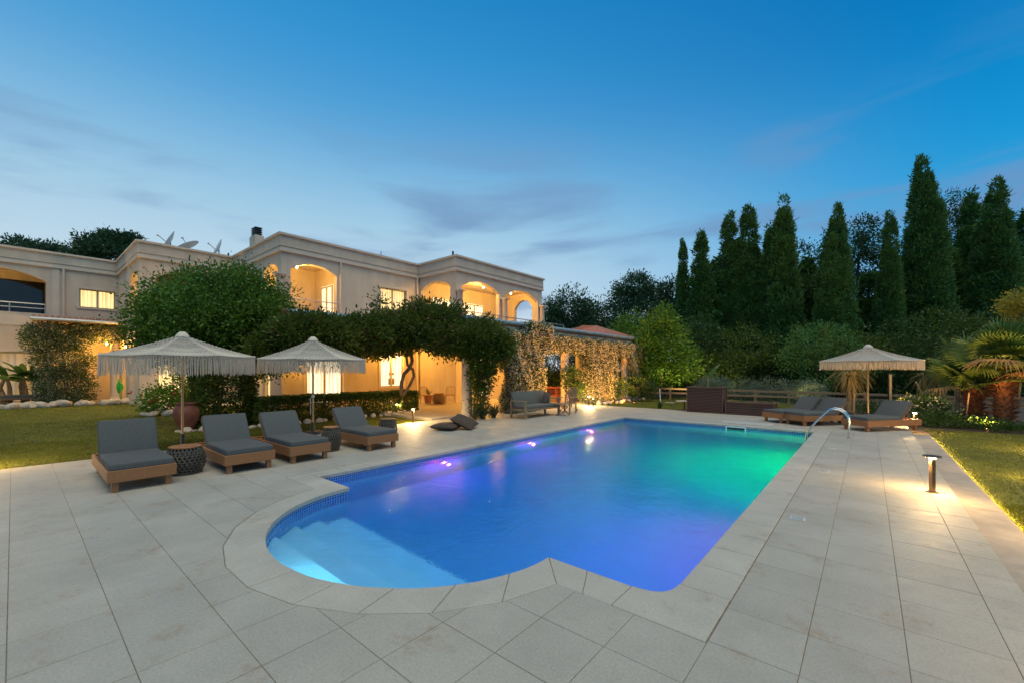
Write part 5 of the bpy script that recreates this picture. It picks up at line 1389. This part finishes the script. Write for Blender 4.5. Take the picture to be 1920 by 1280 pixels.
# --- slatted armchair facing the camera
t = thing('garden_armchair', (-9.55, 14.85, 0), 'weathered wooden armchair with a rounded slatted back beside the folding table', 'armchair', None, R(4))
for x in (-.27, .27):
    MB().rbox(x - .025, x + .025, -.045 + .28, .005 + .28, 0, .40, .004, 1).build('leg', GREYW, t); MB().rbox(x - .025, x + .025, -.30, -.25, 0, .64, .004, 1).build('leg', GREYW, t)
    MB().rbox(x - .035, x + .035, -.34, .30, .64, .67, .006, 1).build('armrest', GREYW, t)
for k in range(7): MB().rbox(-.29, .29, -.29 + k * .082, -.225 + k * .082, .40, .42, .003, 1).build('seat_slat', GREYW, t)
for k in range(7):
    x = -.21 + k * .07; hh = .62 - .14 * ((k - 3) / 3.2) ** 2
    MB().rbox(x - .022, x + .022, -.01, .01, .0, hh, .003, 1).build('back_slat', GREYW, t, False, (0, .26, .42), (R(-14), 0, 0))
pts = [(.25 * math.sin(R(a)), 0, .44 + .2 * math.cos(R(a))) for a in range(-100, 101, 20)]
MB().tube([(-.25, 0, 0)] + pts + [(.25, 0, 0)], .024, 6).build('back_frame', GREYW, t, True, (0, .26, .42), (R(-14), 0, 0))
# --- folding table
t = thing('folding_table', (-9.2, 14.0, 0), 'small folding wooden table with crossed legs between sofa and armchair', 'table', None, R(10))
for k in range(6): MB().rbox(-.25 + k * .085, -.175 + k * .085, -.25, .25, .44, .46, .003, 1).build('top_slat', GREYW, t)
for y in (-.2, .2):
    for s in (-1, 1): MB().tube([(-.2 * s, y + s * .012, 0), (.2 * s, y + s * .012, .44)], .017, 5).build('leg', GREYW, t)
# --- porch seats and pots
CANE = mat('cane', (.36, .20, .08), .6, .25, 14, .2, 60)
def cane_chair(x, y, z, rz, label, m=CANE, group='cane chairs on the porch'):
    t = thing('porch_chair', (x, y, z), label, 'chair', group, rz)
    for a in (-.22, .22):
        for b in (-.2, .2): MB().tube([(a * 1.1, b * 1.1, 0), (a, b, .44)], .014, 6).build('leg', m, t, True)
    MB().rbox(-.25, .25, -.24, .24, .42, .46, .015, 2).build('seat', m, t, True)
    fr_ = MB(); pts = [(-.22, .22, .44), (-.24, .29, .68), (-.2, .33, .86), (0, .345, .9), (.2, .33, .86), (.24, .29, .68), (.22, .22, .44)]
    fr_.tube(pts, .015, 6); fr_.build('back_frame', m, t, True)
    for k in range(6): MB().tube([(-.17 + k * .068, .225, .46), (-.18 + k * .072, .335, .87)], .007, 4).build('back_rod', m, t)
    return t
cane_chair(-17.3, 13.7, .05, R(200), 'cane chair left of the honey woven porch table'); cane_chair(-16.7, 14.75, .05, R(235), 'cane chair right of the honey woven porch table')
cane_chair(-21.8, 6.6, .06, R(230), 'dark wooden chair on the porch above the hedge near the clipped column', TEAKD); cane_chair(-20.3, 5.6, .06, R(160), 'dark wooden chair behind the big urn', TEAKD)
TERRA = mat('terracotta', (.36, .13, .07), .8, .25, 6, .3, 40)
def pot(x, y, z, prof, label, name='plant_pot', m=TERRA, cat='pot'):
    t = thing(name, (x, y, z), label, cat)
    MB().lathe(prof, 26).build('body', m, t, True); return t
pot(-15.55, 3.35, -.035, [(0, 0), (.17, 0), (.19, .08), (.30, .32), (.345, .52), (.33, .66), (.26, .76), (.25, .80), (.29, .83), (.285, .86), (.24, .85), (.22, .6), (0, .55)], 'big dark terracotta urn behind the first parasol pole', 'terracotta_urn', mat('urn_clay', (.13, .045, .03), .6, .3, 5, .3, 40), 'urn')
MB().lathe([(0, 0), (.3, 0), (.28, .05), (.17, .05)], 20).build('plinth', ROCK, bpy.data.objects['terracotta_urn'], True)
p_ = pot(-17.7, 14.1, .05, [(0, 0), (.16, 0), (.22, .36), (.24, .36), (.24, .4), (.2, .4), (.18, .3), (0, .3)], 'terracotta pot behind the left cane chair')
p2_ = pot(-17.4, 14.6, .05, [(0, 0), (.14, 0), (.2, .3), (.22, .3), (.22, .34), (.18, .34), (.16, .26), (0, .26)], 'smaller terracotta pot between the two cane chairs')
spikes('potted_agave', (-17.7, 14.1, .4), 30, .6, .02, .8, AGAV, 'spiky plant in the pot behind the left cane chair', 'plant', 1.1, None, .3)
spikes('potted_fern', (-17.4, 14.6, .36), 40, .5, .03, 1.1, DARKB, 'dark leafy plant in the smaller pot between the cane chairs', 'plant', .9, None, .6)
# red dining set under the pergola
REDW = mat('red_wood', (.30, .06, .025), .5, .2, 8, .2, 40)
t = thing('dining_table', (-13.6, 20.2, .05), 'red brown dining table under the pergola behind the jasmine', 'table', None, R(8))
MB().rbox(-.5, .5, -1.1, 1.1, .71, .75, .008, 1).build('table_top', REDW, t)
for a in (-.42, .42):
    for b in (-1.0, 1.0): MB().rbox(a - .04, a + .04, b - .04, b + .04, 0, .71, .005, 1).build('leg', REDW, t)
for i, (x, y, rz, lab) in enumerate([(-12.75, 19.6, -90, 'red slatted chair at the near corner of the dining table'), (-12.75, 20.6, -90, 'red slatted chair at the near side, far end of the dining table'), (-13.7, 18.7, 180, 'red slatted chair at the left end of the dining table'), (-12.4, 17.9, 200, 'red slatted chair pulled out by the first pergola column')]):
    cane_chair(x, y, .05, R(rz), lab, REDW, 'red chairs round the dining table')
# bench at the west porch and the green parrot figure
t = thing('porch_bench', (-32.6, .35, .1), 'low grey cushioned bench by the banana plants', 'bench')
MB().rbox(-.3, .3, -.75, .75, .2, .32, .01, 1).build('base', TEAKD, t); MB().rbox(-.3, .3, -.75, .75, .32, .44, .03, 2).build('seat_cushion', CUSH, t, True)
for b in (-.65, .65): MB().rbox(-.25, .25, b - .04, b + .04, 0, .2, .004, 1).build('leg', TEAKD, t)
pg = spot(222, 722, 23.2)
t = thing('parrot_figure', (pg.x, pg.y, .06), 'bright green parrot figure on a stand before the west porch wall', 'ornament')
GP = mat('green_paint', (.02, .36, .05), .4, .2, 8)
MB().tube([(0, 0, .0), (0, 0, .55)], .02, 6).build('stand', TEAKD, t, True)
MB().lathe([(0, .42), (.10, .5), (.15, .75), (.13, .98), (.07, 1.08)], 14).build('body', GP, t, True)
MB().lathe([(0, 1.02), (.085, 1.06), (.1, 1.15), (.07, 1.23), (0, 1.25)], 14).build('head', GP, t, True)
MB().tube([(.08, 0, 1.16), (.14, 0, 1.13), (.14, 0, 1.08)], [.035, .025, .006], 6).build('beak', mat('beak', (.5, .3, .05), .4), t, True)
MB().tube([(-.03, 0, .6), (-.12, .05, .3), (-.2, .12, .1)], [.06, .05, .02], 6).build('tail', GP, t, True)
for s in (-1, 1): MB().tube([(0, s * .12, .98), (-.03, s * .17, .75), (-.06, s * .1, .5)], [.04, .06, .015], 6).build('wing', GP, t, True)
# --- slatted planters
DKW = mat('dark_slat_wood', (.12, .06, .042), .55, .3, 7, .3, 30, stretch=(3, 3, 30))
def planter(x0, x1, y0, y1, h, n, label, cap=TEAKD):
    t = thing('slatted_planter', ((x0 + x1) / 2, (y0 + y1) / 2, 0), label, 'planter'); a, b = (x1 - x0) / 2, (y1 - y0) / 2
    sh = h / n
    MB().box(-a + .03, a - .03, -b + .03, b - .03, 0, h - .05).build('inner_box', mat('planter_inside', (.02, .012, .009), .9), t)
    for k in range(n):
        MB().rbox(-a, a, -b, -b + .025, k * sh + .012, (k + 1) * sh - .010, .003, 1).build('slat', DKW, t)
        MB().rbox(a - .025, a, -b + .03, b, k * sh + .008, (k + 1) * sh - .006, .003, 1).build('slat', DKW, t)
    for x, y in ((-a, -b), (a, -b), (a, b), (-a, b)): MB().rbox(x - .028, x + .028, y - .028, y + .028, 0, h - .001, .004, 1).build('corner_post', DKW, t)
    mb = MB(); mb.box(-a - .03, a + .03, -b - .035, -b + .06, h, h + .025); mb.box(-a - .03, a + .03, b - .06, b + .035, h, h + .025); mb.box(-a - .03, -a + .06, -b + .06, b - .06, h, h + .025); mb.box(a - .06, a + .03, -b + .06, b - .06, h, h + .025); mb.build('rim', cap, t)
    MB().box(-a + .06, a - .06, -b + .06, b - .06, h - .06, h - .03).build('planting_soil', SOIL, t)
    return t
planter(-5.95, -4.55, 18.75, 19.35, 1.06, 17, 'tall dark slatted planter box at the far deck edge')
planter(-4.42, -2.75, 18.7, 19.35, .50, 6, 'low dark planter box right of the tall one')
t = thing('banana_sapling', (-5.2, 19.05, 1.0), 'young banana plant with one furled leaf in the tall planter', 'plant')
MB().tube([(0, 0, 0), (.01, 0, .3), (.03, 0, .5)], [.035, .03, .02], 7).build('stem', mat('sapling_stem', (.3, .2, .08), .6), t, True)
l = link('leaf', big_leaf(.75, .09, 9).mesh('leaf', BAN, True), t, (.02, 0, .45), (R(65), R(-58), R(15))); l = link('leaf', big_leaf(.45, .05, 8).mesh('leaf', BAN, True), t, (.02, 0, .4), (R(65), R(-62), R(170)))
spikes('planter_herb', (-3.9, 19.0, .46), 24, .28, .03, 1.0, PALMG, 'small green plant in the low planter', 'plant', 1, None, .5)
# --- rail fence along the back of the garden
FENCE = mat('fence_wood', (.30, .20, .11), .8, .3, 8, .4, 30, stretch=(20, 3, 20))
t = thing('rail_fence', (0, 26.4, 0), 'low wooden post and rail fence in front of the trees', 'fence')
xs = [-12.5 + k * 1.55 for k in range(14)]
for i, x in enumerate(xs):
    MB().rbox(x - .05, x + .05, -.05, .05, -.15, .72, .008, 1).build('post', FENCE, t)
    if i < len(xs) - 1:
        for z in (.62, .36): MB().rbox(x + .0, x + 1.55, -.075, -.052, z - .055, z + .055, .006, 1).build('rail', FENCE, t, False, (0, 0, random.uniform(-.01, .01)))
# --- posts, stakes and small garden things
def stake(u, v0, v1, Z, lean, r, label, m=POLE, name='wooden_stake'):
    b, e = spot(u, v0, Z), spot(u + lean, v1, Z)
    o = MB().tube([(0, 0, 0), tuple(e - b)], r, 8).build(name, m, None, True, tuple(b)); return tag(o, label, 'stake')
stake(1601, 778, 697, 17.0, 1, .035, 'upright pale post beside the yucca under the lone parasol')
stake(1745, 770, 715, 16.8, -28, .03, 'leaning pale stake against the thin yucca')
stake(1809, 800, 735, 14.0, 8, .02, 'thin leaning stake left of the palms', BARK)
stake(1239, 764, 728, 20.0, -2, .02, 'white stake beside a sapling on the north lawn', WHITE)
spikes('lawn_sapling', tuple(ground_at(1237, 765)), 30, .5, .025, .8, DARKB, 'small sapling tied to the white stake on the north lawn', 'plant', 1.2, None, .3)
b = spot(1669, 775, 17.0)
t = thing('shower_post', (b.x, b.y, 0), 'slim dark post with a brass front and small cap behind the lone lounger', 'garden shower')
MB().rbox(-.065, .065, -.03, .05, 0, 1.6, .006, 1).build('post', mat('dark_metal', (.05, .05, .05), .5, metal=.6), t); MB().rbox(-.04, .04, -.055, -.032, 0, 1.61, .006, 1).build('front_panel', mat('brass_panel', (.62, .42, .18), .45, .1, 4, metal=.3), t)
MB().tube([(0, -.01, 1.6), (0, -.01, 1.69)], .045, 10).build('cap', mat('dark_metal', (.05, .05, .05)), t, True)
t.rotation_euler = (0, 0, R(15))
g = ground_at(1283, 767); t = thing('pedestal_table', (g.x, g.y, -.03), 'small pedestal table half hidden left of the tall planter', 'table')
MB().lathe([(0, 0), (.18, 0), (.18, .02), (.035, .04), (.03, .40), (0, .4)], 16).build('pedestal', TEAKD, t, True); MB().lathe([(0, .4), (.36, .4), (.37, .415), (.36, .43), (0, .43)], 24).build('table_top', mat('pale_top', (.45, .38, .28), .6), t, True)
g = ground_at(1256, 754); tag(MB().rbox(-.25, .25, -.12, .12, 0, .05, .01, 1).build('stone_slab', ROCK, None, False, (g.x, g.y, -.03)), 'small pale slab lying in the grass of the north lawn', 'slab')
# --- roof equipment
def dish(x, y, z, r, rz, tilt, label):
    t = thing('satellite_dish', (x, y, z), label, 'satellite dish', 'satellite dishes on the roof', rz)
    Mx = Matrix.Translation((0, 0, .98)) @ Matrix.Rotation(tilt, 4, 'Y')
    prof = [(r * k / 8, .22 * r * (k / 8) ** 2) for k in range(9)]
    MB().lathe(prof + [(p[0], p[1] - .02) for p in reversed(prof)], 28, Mx).build('reflector', mat('dish_white', (.62, .62, .6), .5, .05, 4), t, True)
    mb = MB(); mb.tube([Mx @ Vector((0, -r * .9, .2 * r)), Mx @ Vector((0, 0, .95 * r))], .02, 5); mb.tube([Mx @ Vector((0, 0, .88 * r)), Mx @ Vector((0, 0, 1.02 * r))], .05, 8); mb.build('feed_arm', RAIL, t, True)
    MB().tube([(0, 0, 0), (0, 0, .95)], .035, 8).build('mast', RAIL, t, True)
dish(-28.9, 5.5, 7.72, .62, R(262), R(64), 'satellite dish leftmost on the roof above the climber tree')
dish(-28.9, 6.3, 7.6, .58, R(250), R(30), 'flatter satellite dish between the two upright ones on the roof')
dish(-28.4, 7.6, 7.72, .56, R(264), R(68), 'satellite dish nearest the chimney on the roof')
def heater(x, y, z, label, rz=0, r=.30):
    t = thing('solar_water_heater', (x, y, z), label, 'water heater', 'solar water heaters on the roof', rz)
    MB().lathe([(0, -.85), (r * .8, -.85), (r, -.8), (r, .8), (r * .8, .85), (0, .85)], 22, Matrix.Translation((0, 0, .9)) @ Matrix.Rotation(R(90), 4, 'X')).build('tank', mat('tank_grey', (.5, .52, .52), .35, .08, 4, metal=.3), t, True)
    MB().lathe([(0, 0), (r * .55, 0), (r * .55, .03), (0, .03)], 16, Matrix.Translation((0, -.85, .9)) @ Matrix.Rotation(R(90), 4, 'X')).build('end_cap', mat('lid_grey', (.36, .37, .36), .5), t, True)
    mb = MB(); mb.box(-.1, 1.6, -.75, .75, 0, .06); o = mb.build('collector', DARKGL, t, False, (.1, 0, .75), (0, R(24), 0))
    for yy in (-.6, .6): MB().tube([(0, yy, 0), (0, yy, .65)], .03, 6).build('leg', RAIL, t)
    MB().tube([(0, -.3, 1.15), (0, -.3, 1.42)], .03, 6).build('valve', RAIL, t)
heater(-23.2, 15.1, 7.72, 'solar water heater with its round tank end showing over the parapet')
heater(-21.4, 17.0, 7.1, 'lower solar water heater behind the inner corner of the parapet')
t = thing('antenna_post', (-19.5, 17.45, 7.7), 'short dark antenna post on the roof over the loggia corner', 'antenna')
MB().tube([(0, 0, 0), (0, 0, .75)], .025, 6).build('mast', RAIL, t); MB().tube([(0, 0, .75), (0, 0, 1.35)], .06, 8).build('tip', mat('dark_metal', (.05, .05, .05)), t)
